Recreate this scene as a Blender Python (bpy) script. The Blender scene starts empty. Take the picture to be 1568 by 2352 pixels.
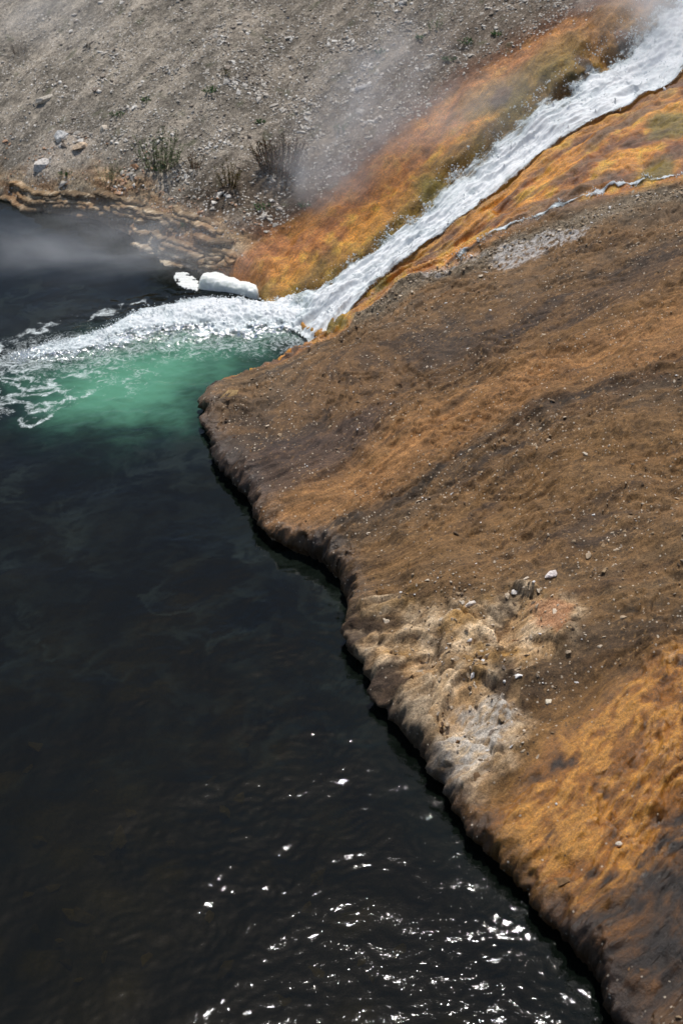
import bpy, bmesh, math, random
import numpy as np
from mathutils import Vector, Matrix, Euler

random.seed(7)
rng = np.random.default_rng(11)
SC = bpy.context.scene
COL = SC.collection
R = math.radians

# ------------------------------------------------------------------ camera
CAM_Z, PITCH, LENS = 6.0, 35.0, 50.0
cam_d = bpy.data.cameras.new('camera')
cam = bpy.data.objects.new('camera', cam_d)
COL.objects.link(cam)
cam.location = (0, 0, CAM_Z)
cam.rotation_euler = (R(90 - PITCH), 0, 0)
cam_d.sensor_fit = 'VERTICAL'
cam_d.sensor_height = 36.0
cam_d.lens = LENS
cam_d.clip_start, cam_d.clip_end = 0.05, 2000
cam_d.dof.use_dof = True
cam_d.dof.focus_distance = 10.0
cam_d.dof.aperture_fstop = 2.6
SC.camera = cam

# ------------------------------------------------------------------ light
SUN_EL, SUN_AZ = 66.5, 5.0          # the sun stands ahead of the camera, a little to the right
world = bpy.data.worlds.new('World')
SC.world = world
world.use_nodes = True
wn = world.node_tree
wn.nodes.clear()
sky = wn.nodes.new('ShaderNodeTexSky')
sky.sky_type = 'NISHITA'
sky.sun_disc = False
sky.sun_elevation = R(SUN_EL)
sky.sun_rotation = R(SUN_AZ)
sky.dust_density = 1.4
bg = wn.nodes.new('ShaderNodeBackground')
bg.inputs['Strength'].default_value = 0.10
wo = wn.nodes.new('ShaderNodeOutputWorld')
wn.links.new(sky.outputs[0], bg.inputs[0])
wn.links.new(bg.outputs[0], wo.inputs[0])

sun_d = bpy.data.lights.new('sun', 'SUN')
sun_d.energy = 4.0
sun_d.angle = R(1.6)
sun_d.color = (1.0, 0.97, 0.93)
sun = bpy.data.objects.new('sun', sun_d)
COL.objects.link(sun)
sun.location = (2, 20, 20)
sun.rotation_euler = (-R(90 - SUN_EL), 0, -R(SUN_AZ))

SC.view_settings.view_transform = 'Standard'
SC.view_settings.look = 'None'
SC.view_settings.gamma = 1.0
SC.view_settings.use_curve_mapping = False
SC.view_settings.exposure = -0.12
cy = SC.cycles
cy.use_denoising = True
cy.max_bounces = 6
cy.diffuse_bounces = 4
cy.glossy_bounces = 2
cy.transmission_bounces = 2
cy.volume_bounces = 2
cy.transparent_max_bounces = 10
cy.volume_step_rate = 3.0
cy.volume_max_steps = 48
cy.use_adaptive_sampling = True
cy.adaptive_threshold = 0.02
cy.sample_clamp_indirect = 4.0
cy.caustics_reflective = False
cy.caustics_refractive = False

# ------------------------------------------------------------------ numeric helpers
f32 = np.float32
_perm = np.tile(rng.permutation(256), 2).astype(np.int32)
_ang = rng.uniform(0, 2 * np.pi, 256)
_gx, _gy = np.cos(_ang).astype(f32), np.sin(_ang).astype(f32)

def pn(x, y, seed=0):
    x = np.asarray(x, f32); y = np.asarray(y, f32)
    xi = np.floor(x).astype(np.int32); yi = np.floor(y).astype(np.int32)
    xf = x - xi; yf = y - yi
    u = xf * xf * xf * (xf * (xf * 6 - 15) + 10)
    v = yf * yf * yf * (yf * (yf * 6 - 15) + 10)
    xi = (xi + seed * 37) & 255; yi = (yi + seed * 71) & 255
    a0 = _perm[xi]; a1 = _perm[(xi + 1) & 255]
    h00 = _perm[a0 + yi]; h10 = _perm[a1 + yi]
    y1 = (yi + 1) & 255
    h01 = _perm[a0 + y1]; h11 = _perm[a1 + y1]
    n00 = _gx[h00] * xf + _gy[h00] * yf
    n10 = _gx[h10] * (xf - 1) + _gy[h10] * yf
    n01 = _gx[h01] * xf + _gy[h01] * (yf - 1)
    n11 = _gx[h11] * (xf - 1) + _gy[h11] * (yf - 1)
    nx0 = n00 + u * (n10 - n00); nx1 = n01 + u * (n11 - n01)
    return (nx0 + v * (nx1 - nx0)) * 1.5

def fbm(x, y, f, octv, seed=0, gain=0.5, lac=2.07):
    o = 0.0; a = 1.0; s = 0.0
    for i in range(octv):
        o = o + a * pn(x * f + 13.7 * i, y * f - 7.3 * i, seed + i)
        s += a; a *= gain; f *= lac
    return o / s

def ridged(x, y, f, octv, seed=0, gain=0.55, lac=2.1):
    o = 0.0; a = 1.0; s = 0.0
    for i in range(octv):
        o = o + a * (1 - 2 * np.abs(pn(x * f + 3.1 * i, y * f + 9.2 * i, seed + i)))
        s += a; a *= gain; f *= lac
    return o / s

def cells(x, y, f, seed=0):
    """F1 and F2 distance of a jittered grid (for cobbled and pebbled relief)"""
    x = np.asarray(x * f, f32); y = np.asarray(y * f, f32)
    xi = np.floor(x).astype(np.int32); yi = np.floor(y).astype(np.int32)
    f1 = np.full(x.shape, 9, f32); f2 = np.full(x.shape, 9, f32); idm = np.zeros(x.shape, f32); lx = np.zeros(x.shape, f32); ly = np.zeros(x.shape, f32)
    for dx in (-1, 0, 1):
        for dy in (-1, 0, 1):
            cx = xi + dx; cyy = yi + dy
            h = _perm[_perm[(cx + seed * 31) & 255] + (cyy & 255)]
            jx = cx + 0.5 + 0.42 * _gx[h]; jy = cyy + 0.5 + 0.42 * _gy[h]
            d = np.sqrt((jx - x) ** 2 + (jy - y) ** 2)
            near = d < f1
            f2 = np.where(near, f1, np.minimum(f2, d))
            idm = np.where(near, h / 255.0, idm); lx = np.where(near, x - jx, lx); ly = np.where(near, y - jy, ly)
            f1 = np.where(near, d, f1)
    return f1, f2, idm, lx, ly

def sst(a, b, x):
    t = np.clip((x - a) / (b - a), 0, 1)
    return t * t * (3 - 2 * t)

def lin(r, g, b):
    o = []
    for c in (r, g, b):
        c = c / 255.0
        o.append(c / 12.92 if c <= 0.04045 else ((c + 0.055) / 1.055) ** 2.4)
    return np.array(o)

def mixc(a, b, m):
    m = np.asarray(m)[..., None]
    return a * (1 - m) + b * m

def polyline_dist(px, py, poly):
    """distance to an open polyline, its signed side (left of travel > 0) and the arc parameter 0..1"""
    poly = np.asarray(poly, float)
    seg = np.hypot(*(poly[1:] - poly[:-1]).T)
    cum = np.concatenate([[0], np.cumsum(seg)]); L = cum[-1]
    best = np.full(px.shape, 1e9); side = np.zeros(px.shape); arc = np.zeros(px.shape)
    for i in range(len(poly) - 1):
        ax, ay = poly[i]; bx_, by_ = poly[i + 1]
        dx, dy = bx_ - ax, by_ - ay
        l2 = dx * dx + dy * dy + 1e-12
        t = np.clip(((px - ax) * dx + (py - ay) * dy) / l2, 0, 1)
        qx, qy = ax + t * dx, ay + t * dy
        d = np.hypot(px - qx, py - qy)
        m = d < best
        best = np.where(m, d, best)
        side = np.where(m, np.sign(dx * (py - ay) - dy * (px - ax)), side)
        arc = np.where(m, (cum[i] + t * seg[i]) / L, arc)
    return best, side, arc

def poly_sdf(px, py, poly):
    """signed distance to a closed polygon, negative inside"""
    poly = np.asarray(poly, float)
    n = len(poly)
    best = np.full(px.shape, 1e9); inside = np.zeros(px.shape, bool)
    for i in range(n):
        ax, ay = poly[i]; bx_, by_ = poly[(i + 1) % n]
        dx, dy = bx_ - ax, by_ - ay
        l2 = dx * dx + dy * dy + 1e-12
        t = np.clip(((px - ax) * dx + (py - ay) * dy) / l2, 0, 1)
        best = np.minimum(best, np.hypot(px - ax - t * dx, py - ay - t * dy))
        c = ((ay > py) != (by_ > py)) & (px < (bx_ - ax) * (py - ay) / (by_ - ay + 1e-12) + ax)
        inside ^= c
    return np.where(inside, -best, best)

def smooth_poly(pts, n=8):
    """Catmull-Rom through the points"""
    p = [np.array(q, float) for q in pts]
    p = [2 * p[0] - p[1]] + p + [2 * p[-1] - p[-2]]
    out = []
    for i in range(1, len(p) - 2):
        for k in range(n):
            t = k / n
            out.append(0.5 * (2 * p[i] + (p[i + 1] - p[i - 1]) * t + (2 * p[i - 1] - 5 * p[i] + 4 * p[i + 1] - p[i + 2]) * t * t
                              + (3 * p[i] - p[i - 1] - 3 * p[i + 1] + p[i + 2]) * t ** 3))
    out.append(p[-2])
    return np.array(out)

# ------------------------------------------------------------------ survey of the place
# points of the plan are read off the photograph as sight lines and met with the water level or the ground
FPX = 1176 / math.tan(math.atan(18.0 / LENS))
_cp, _sp = math.cos(R(PITCH)), math.sin(R(PITCH))

def sight(u, v):
    a = (u - 784) / FPX; b = (1176 - v) / FPX
    return np.array([a, _cp + b * _sp, -_sp + b * _cp])

def on_level(u, v, z=0.0):
    d = sight(u, v)
    t = (CAM_Z - z) / -d[2]
    return d[0] * t, d[1] * t

def lvl(pts, z=0.0):
    return [on_level(u, v, z) for u, v in pts]

far_shore = lvl([(0, 452), (60, 482), (170, 492), (235, 512), (300, 540), (345, 578), (375, 596), (420, 606), (470, 628), (530, 650), (590, 686)])
near_shore = lvl([(735, 790), (700, 812), (640, 842), (575, 868), (520, 886)], 0.06) + lvl([(470, 925), (462, 945), (492, 965), (476, 985), (500, 1020), (503, 1075), (545, 1110),
    (568, 1145), (598, 1195), (618, 1240), (655, 1262), (710, 1276), (755, 1300), (795, 1330), (808, 1380), (818, 1440), (822, 1500),
    (850, 1560), (880, 1625), (935, 1690), (1000, 1760), (1030, 1830), (1075, 1905), (1150, 1985), (1215, 2060), (1262, 2115), (1320, 2170), (1375, 2250), (1430, 2352)])
river_poly = np.array([(-34, 47), (-12, 22)] + far_shore + near_shore + [(1.85, 3.0), (2.4, 0.5), (3.2, -6), (6, -34), (-40, -34)])
cas_line = smooth_poly(lvl([(668, 738)]) + [(0.55, 12.05), (1.55, 13.0), (2.4, 13.75), (3.3, 14.65), (5.5, 16.9), (12, 23)], 6)
shore_pts = np.array(smooth_poly(near_shore, 2))

def G_base(x, y):
    hill = 0.295 * x + 0.34 * y - 3.85
    bank = 0.39 * x + 0.087 * y - 0.90
    d, s, _ = polyline_dist(x, y, cas_line[::3])
    w = 1 / (1 + np.exp(np.clip(d * s / 0.35, -30, 30)))      # 1 on the right of the cascade
    g = hill * (1 - w) + bank * w
    return np.where(g > 2.2, 2.2 + 1.6 * np.tanh((g - 2.2) / 1.6), g)

_shoreG = G_base(shore_pts[:, 0], shore_pts[:, 1])

def H0(x, y):
    """ground without small relief; returns height, signed distance to the river (land > 0)"""
    x = np.asarray(x, float); y = np.asarray(y, float)
    sd = poly_sdf(x, y, river_poly)
    g = G_base(x, y)
    num = np.zeros(x.shape); den = np.full(x.shape, 1e-9)
    for (sx, sy), sg in zip(shore_pts, _shoreG):
        w = np.exp(-((x - sx) ** 2 + (y - sy) ** 2) / (2 * 0.45 ** 2)) + 1e-12
        num += -sg * w; den += w
    corr = num / den * np.exp(-(np.maximum(sd, 0) / 1.3) ** 2)
    near = sst(12.2, 11.5, y + 0.35 * np.maximum(x, -1))            # 1 on the near bank
    far = (1 - near) * sst(-0.5, -1.3, x)
    corr = corr * near
    lv = fbm(x, y, 1.3, 3, 320)
    lipA = 0.05 + (0.11 + 0.16 * lv) * near * sst(10.9, 9.6, y) + 0.22 * far
    lipL = np.maximum(0.03 + 0.09 * lv * near, 0.010) + 0.24 * far
    land = g + corr + lipA * (1 - np.exp(-np.maximum(sd, 0) / lipL))
    wet = -0.02 - np.minimum(0.75, np.maximum(-sd, 0) * 8.0)
    return np.where(sd > 0, np.maximum(land, -0.02), wet), sd

def ground_at(u, v):
    d = sight(u, v)
    t = np.linspace(5, 30, 1600)
    x, y, z = d[0] * t, d[1] * t, CAM_Z + d[2] * t
    h, _ = H0(x, y)
    k = np.argmax(z < np.maximum(h, 0.0))
    return float(x[k]), float(y[k])

def gnd(pts):
    return [ground_at(u, v) for u, v in pts]

# cascade edges on the ground
cas_R = smooth_poly(gnd([(735, 790), (800, 724), (882, 652), (955, 594), (1108, 472), (1268, 345), (1405, 272), (1495, 218), (1566, 172)]) + [(5.7, 16.3)], 10)
cas_L = smooth_poly(gnd([(598, 694), (660, 668), (750, 640), (835, 580), (925, 505), (975, 455), (1015, 392), (1100, 330), (1190, 250), (1270, 190), (1370, 105), (1430, 40)]) + [(4.7, 17.3)], 10)

def resample(p, n):
    s = np.concatenate([[0], np.cumsum(np.hypot(*(p[1:] - p[:-1]).T))])
    q = np.linspace(0, s[-1], n)
    return np.stack([np.interp(q, s, p[:, 0]), np.interp(q, s, p[:, 1])], 1)

cas_R = resample(cas_R, 70); cas_L = resample(cas_L, 70)
cas_poly = np.concatenate([cas_L, cas_R[::-1]])
cas_mid = 0.5 * (cas_L + cas_R)
rivulet = smooth_poly(gnd([(1052, 600), (1095, 572), (1150, 540), (1195, 515), (1250, 495), (1305, 466), (1360, 448), (1420, 428), (1480, 418), (1568, 403), (1700, 360)]), 6)

# streamlines of the near bank, each constant in t
streams_px = [
    [(735, 785), (880, 652), (1100, 472), (1260, 342), (1568, 165)],
    [(800, 735), (900, 660), (1060, 592), (1195, 515), (1305, 466), (1568, 403)],
    [(740, 800), (900, 690), (1060, 620), (1250, 545), (1568, 450)],
    [(480, 940), (650, 870), (900, 730), (1200, 610), (1568, 500)],
    [(500, 1060), (650, 1020), (1000, 830), (1200, 725), (1568, 570)],
    [(610, 1225), (850, 1080), (1050, 950), (1300, 830), (1568, 735)],
    [(740, 1285), (940, 1140), (1100, 1030), (1250, 940), (1568, 855)],
    [(810, 1345), (960, 1240), (1150, 1140), (1568, 990)],
    [(820, 1480), (1100, 1340), (1300, 1250), (1568, 1180)],
    [(900, 1640), (1150, 1480), (1350, 1400), (1568, 1350)],
    [(1070, 1895), (1200, 1770), (1400, 1600), (1568, 1490)],
    [(1215, 2060), (1330, 1900), (1450, 1770), (1568, 1660)],
    [(1330, 2180), (1440, 2040), (1568, 1900)],
    [(1425, 2340), (1500, 2240), (1568, 2140)],
]
_tp, _tv, STREAM_T = [], [], []
for line in streams_px:
    w = gnd(line)
    t = -0.34 * w[-1][0] + 0.94 * w[-1][1]
    STREAM_T.append(t)
    for q in w:
        _tp.append(q); _tv.append(t)
_tp = np.array(_tp); _tv = np.array(_tv); STREAM_T = np.array(STREAM_T)

def _tps(r2):
    return 0.5 * r2 * np.log(r2 + 1e-9)
_n = len(_tp)
_K = _tps(((_tp[:, None] - _tp[None]) ** 2).sum(-1)) + 0.02 * np.eye(_n)
_A = np.zeros((_n + 3, _n + 3)); _A[:_n, :_n] = _K; _A[:_n, _n] = 1; _A[:_n, _n + 1:] = _tp
_A[_n:, :_n] = _A[:_n, _n:].T
_w = np.linalg.solve(_A, np.concatenate([_tv, np.zeros(3)]))

def flow_t(x, y):
    o = _w[_n] + _w[_n + 1] * x + _w[_n + 2] * y
    for i in range(_n):
        o = o + _w[i] * _tps((x - _tp[i, 0]) ** 2 + (y - _tp[i, 1]) ** 2)
    return o

rock_poly = gnd([(822, 1440), (850, 1385), (930, 1370), (1050, 1395), (1180, 1360), (1330, 1400), (1340, 1470), (1240, 1520), (1210, 1640), (1170, 1760), (1110, 1820), (1050, 1830), (1000, 1760), (935, 1690), (870, 1610), (830, 1520)])
white_poly = gnd([(1060, 1640), (1120, 1600), (1170, 1640), (1160, 1710), (1120, 1760), (1080, 1800), (1035, 1790), (1020, 1740), (1060, 1700)])
gold_poly = gnd([(1090, 1900), (1180, 1840), (1290, 1720), (1390, 1590), (1500, 1510), (1700, 1400), (1800, 1700), (1700, 2352), (1440, 2352), (1300, 2150), (1150, 1980)])
def px_to_rock(pts):
    return gnd([(815 + 0.24 * a, 1317 + 0.24 * b) for a, b in pts])
steps = [  # (edge polyline, the sunk side lies to the left of travel, depth, reach)
    (smooth_poly(px_to_rock([(720, 1060), (790, 900), (800, 740), (720, 660), (600, 600), (450, 610), (300, 600), (150, 680), (90, 800)]), 4), 0.08, 0.24),
    (smooth_poly(px_to_rock([(1470, 1080), (1370, 1010), (1190, 965), (1050, 1005), (930, 1110), (880, 1250), (820, 1480)]), 4), 0.10, 0.32),
    (smooth_poly(gnd([(1290, 1935), (1255, 1968), (1222, 1985), (1208, 2020), (1196, 2050)]), 4), 0.04, 0.20),
    (smooth_poly(gnd([(1530, 1790), (1500, 1850), (1440, 1890), (1400, 1960)]), 4), 0.04, 0.20),
]
mounds = [(p, r, a) for p, r, a in (
    (ground_at(1300, 160), 0.30, 0.12), (ground_at(1180, 225), 0.28, 0.10), (ground_at(1390, 70), 0.32, 0.12),
    (ground_at(960, 470), 0.22, 0.07), (ground_at(880, 560), 0.24, 0.06), (ground_at(660, 610), 0.30, 0.08),
    (ground_at(1330, 380), 0.30, 0.08), (ground_at(1480, 300), 0.32, 0.09), (ground_at(1130, 520), 0.22, 0.06),
    (ground_at(930, 650), 0.2, 0.05), (ground_at(770, 752), 0.12, 0.05))]
# undercut lips beside the upper cascade
lips = [smooth_poly(gnd([(1255, 235), (1300, 205), (1345, 185), (1372, 150)]), 4), smooth_poly(gnd([(1372, 130), (1410, 122), (1440, 105), (1455, 70)]), 4)]
orange_edge = smooth_poly(gnd([(470, 626), (560, 585), (620, 545), (690, 500), (760, 440), (850, 370), (960, 280), (1080, 185), (1200, 118), (1300, 62), (1400, 15)]) + [(4.6, 18.6)], 6)

def H(x, y, full=True):
    """ground with its relief, plus the fields the colours are made from"""
    x = np.asarray(x, float); y = np.asarray(y, float)
    wob = 0.055 * fbm(x, y, 4.0, 5, 3, 0.62)
    h, sd0 = H0(x + wob, y + 0.055 * fbm(x, y, 4.0, 5, 9, 0.62))
    sd = sd0
    dc, sc, ac = polyline_dist(x, y, cas_line[::3])
    side = -dc * sc                                             # > 0 right of the cascade
    right = side > 0
    csd = poly_sdf(x, y, cas_poly)
    t = flow_t(x, y)
    s = 0.94 * x + 0.34 * y
    # hill flow coordinates: along the fall line (45 deg)
    sh = 0.655 * x + 0.756 * y; th = -0.756 * x + 0.655 * y
    ts = np.where(right, t, th); ss = np.where(right, s, sh)
    land = sst(0.0, 0.10, sd)
    oe, oside, _ = polyline_dist(x, y, orange_edge[::2])
    orange_l = (~right) * sst(-0.10, 0.16, -oe * oside + 0.10 * fbm(x, y, 3.0, 3, 21))   # mat left of the cascade
    t_or = t + 0.10 * fbm(x, y, 2.2, 3, 25)
    orange_r = right * sst(STREAM_T[1] - 0.16, STREAM_T[1] + 0.02, t_or)
    mat = np.clip(orange_l + orange_r, 0, 1)
    rocksd = poly_sdf(x, y, rock_poly) + 0.10 * fbm(x, y, 4.0, 3, 31)
    rock = sst(0.10, -0.08, rocksd)
    gold = sst(0.12, -0.15, poly_sdf(x, y, gold_poly) + 0.16 * fbm(ts * 2.5, ss * 0.9, 2.0, 3, 33))
    far = sst(-0.3, -1.0, x) * (~right)
    ledge = (~right) * sst(0.44, 0.22, sd + 0.16 * fbm(x, y, 3.0, 2, 41) + 0.12 * sst(-2.2, -3.2, x)) * sst(0.1, -0.7, x)
    hillm = (~right) * (1 - mat)
    # --- relief
    z = h.copy()
    bankm = right * land
    z += bankm * (0.050 * fbm(ts * 2.4, ss * 0.55, 1.0, 3, 50) + 0.022 * ridged(ts * 3.4 + 0.5 * pn(x * 1.5, y * 1.5, 8), ss * 0.8, 1.0, 3, 47) * (1 - mat) + 0.018 * fbm(ts * 9, ss * 2.6, 1.0, 3, 55))
    tf = fbm(ts * 1.5 + 0.35 * fbm(x, y, 2.5, 3, 43), ss * 0.75 + 0.35 * fbm(x, y, 2.5, 3, 44), 1.0, 4, 45, 0.55) * 7.0
    tfr = tf - np.floor(tf)
    z += bankm * (1 - mat) * (1 - rock) * 0.045 * (np.floor(tf) + sst(0.72, 1.0, tfr) - tf * 0.75) * sst(-0.35, 0.2, fbm(x, y, 1.2, 2, 46))
    if full:
        grit = right * land * (1 - 0.6 * mat)
        rid = ridged(ts * 16 + 0.8 * pn(x * 6, y * 6, 4), ss * 5.5, 1.0, 3, 60)
        z += grit * (0.007 * rid + 0.013 * fbm(x, y, 19, 4, 64, 0.6) + 0.004 * pn(x * 80, y * 80, 67))
        z += bankm * gold * (0.022 * ridged(ts * 9 + 0.9 * pn(x * 4, y * 4, 5), ss * 2.8, 1.0, 4, 70) + 0.020 * fbm(x, y, 10, 4, 72, 0.6))
    rimz = right * sst(0.0, 0.04, sd) * sst(0.30, 0.06, sd)
    z += rimz * (0.030 * ridged(x, y, 5.5, 4, 76, 0.6) + 0.02 * fbm(x, y, 11, 3, 78))
    # craggy outcrop
    cr = ridged(x + 0.12 * pn(x * 4, y * 4, 12), y + 0.12 * pn(x * 4, y * 4, 13), 2.0, 5, 80, 0.5)
    wx_ = x + 0.10 * fbm(x, y, 3.5, 4, 14, 0.6); wy_ = y + 0.10 * fbm(x, y, 3.5, 4, 15, 0.6)
    f1, f2, cid, clx, cly = cells(wx_, wy_ * 1.2, 3.3, 3)
    b1, b2, bid, blx, bly = cells(wx_, wy_, 9.5, 9)
    pf = sst(0.0, 0.16, f2 - f1)
    blk = sst(0.0, 0.07, f2 - f1) * (0.5 + 0.5 * sst(0.0, 0.12, b2 - b1))
    plate = pf * (0.11 * (cid - 0.5) + 0.12 * ((cid * 7.31) % 1 - 0.5) * clx + 0.12 * ((cid * 13.7) % 1 - 0.5) * cly) + sst(0.0, 0.2, b2 - b1) * (0.030 * (bid - 0.5) + 0.03 * ((bid * 5.3) % 1 - 0.5) * blx)
    z += rock * land * (0.030 * cr + plate - 0.018 * (1 - blk) * rock + 0.012 * fbm(x, y, 13, 4, 84, 0.6))
    for poly, depth, reach in steps:
        m = (np.abs(x - poly[:, 0].mean()) < 2.2) & (np.abs(y - poly[:, 1].mean()) < 2.2)
        if not m.any():
            continue
        d, sgn, a = polyline_dist(x[m] + 0.03 * pn(x[m] * 6, y[m] * 6, 16), y[m] + 0.03 * pn(x[m] * 6, y[m] * 6, 17), poly)
        dd = d * sgn
        end = np.clip(np.sin(np.pi * np.clip(a, 0.02, 0.98)) * 2.0, 0, 1)
        z[m] += -0.6 * depth * sst(-0.02, 0.05, dd) * np.exp(-np.maximum(dd, 0) / reach) * end + 0.25 * abs(depth) * np.exp(-(np.minimum(dd, 0) / 0.05) ** 2) * (dd < 0.0) * end
    # mats beside the cascade: rounded lobes drawn down the slope
    lob = fbm(ts * 2.6 + 0.5 * pn(x * 2, y * 2, 18), ss * 1.3, 1.0, 4, 90)
    z += mat * land * (0.10 * lob + 0.045 * fbm(x, y, 4.5, 3, 92) + 0.022 * ridged(ts * 7, ss * 2.6, 1.0, 3, 94) + (0.006 * fbm(x, y, 18, 3, 97) if full else 0))
    for (mx, my), r, a in mounds:
        z += a * np.exp(-((x - mx) ** 2 + (y - my) ** 2) / (2 * r * r)) * land
    for lp in lips:
        m = (np.abs(x - lp[:, 0].mean()) < 1.2) & (np.abs(y - lp[:, 1].mean()) < 1.2)
        if m.any():
            d, sgn, a = polyline_dist(x[m] + 0.03 * pn(x[m] * 9, y[m] * 9, 19), y[m], lp)
            dd = -d * sgn                                       # > 0 on the cascade side
            z[m] += (-0.16 * sst(0, 0.05, dd) * np.exp(-np.maximum(dd, 0) / 0.3) + 0.05 * np.exp(-(dd / 0.2) ** 2)) * np.clip(2 * np.sin(np.pi * np.clip(a, .02, .98)), 0, 1)
    # hillside: rills down the fall line, lumps, grit
    z += hillm * land * (0.08 * fbm(th * 1.3, sh * 0.4, 1.0, 3, 100) + 0.020 * fbm(th * 5, sh * 2.2, 1.0, 3, 104))
    if full:
        g1, g2, gid, _, _ = cells(x, y, 13.0, 7)
        z += hillm * land * (0.008 * fbm(x, y, 16, 3, 108) + 0.022 * (0.55 - g1) * (gid > 0.55) * sst(0.0, 0.25, g2 - g1))
    # strata of the far ledge
    if full:
        st = 0.055
        k = (z + 0.22 * fbm(x, y, 1.1, 4, 112) + 0.10 * th) / st
        fr = k - np.floor(k)
        z += ledge * land * (st * (np.floor(k) + sst(0.55, 1.0, fr)) - k * st) * 0.95 * sst(-0.25, 0.25, fbm(x, y, 2.0, 3, 113))
        z += ledge * land * (0.014 * ridged(th * 3, sh * 9, 1.0, 3, 115) + 0.012 * fbm(x, y, 12, 3, 118))
    # bed of the cascade
    z -= 0.085 * sst(0.03, -0.10, csd) * land
    F = dict(sd=sd, csd=csd, t=t, s=s, ts=ts, ss=ss, th=th, sh=sh, right=right, side=side, mat=mat, rock=rock, gold=gold, ledge=ledge, hillm=hillm, cr=cr, blk=blk, cid=cid,
             lob=lob, land=land, ol=orange_l, orr=orange_r, oe=-oe * oside)
    return z, F

def zat(x, y):
    return float(H(np.array([x]), np.array([y]))[0][0])

# ------------------------------------------------------------------ colours of the ground
gravel_line = smooth_poly(gnd([(800, 742), (900, 680), (1000, 632), (1100, 600), (1200, 560), (1320, 520), (1450, 470), (1568, 445)]), 4)
crust_a = gnd([(1130, 600), (1150, 570), (1210, 560), (1262, 540), (1345, 532), (1330, 552), (1262, 575), (1220, 598), (1160, 616)])
crust_b = gnd([(960, 640), (1000, 612), (1060, 592), (1110, 590), (1060, 612), (1000, 640)])
purple_poly = gnd([(560, 1100), (620, 1020), (760, 980), (900, 920), (850, 1030), (700, 1120), (620, 1180)])
palestone_poly = gnd([(120, 315), (165, 305), (215, 330), (170, 370), (110, 400), (70, 385)])
soil_poly = gnd([(440, 420), (520, 380), (720, 360), (760, 430), (660, 530), (480, 520), (400, 470)])
pink_poly = gnd([(1230, 1400), (1290, 1385), (1310, 1420), (1290, 1450), (1240, 1445)])

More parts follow.
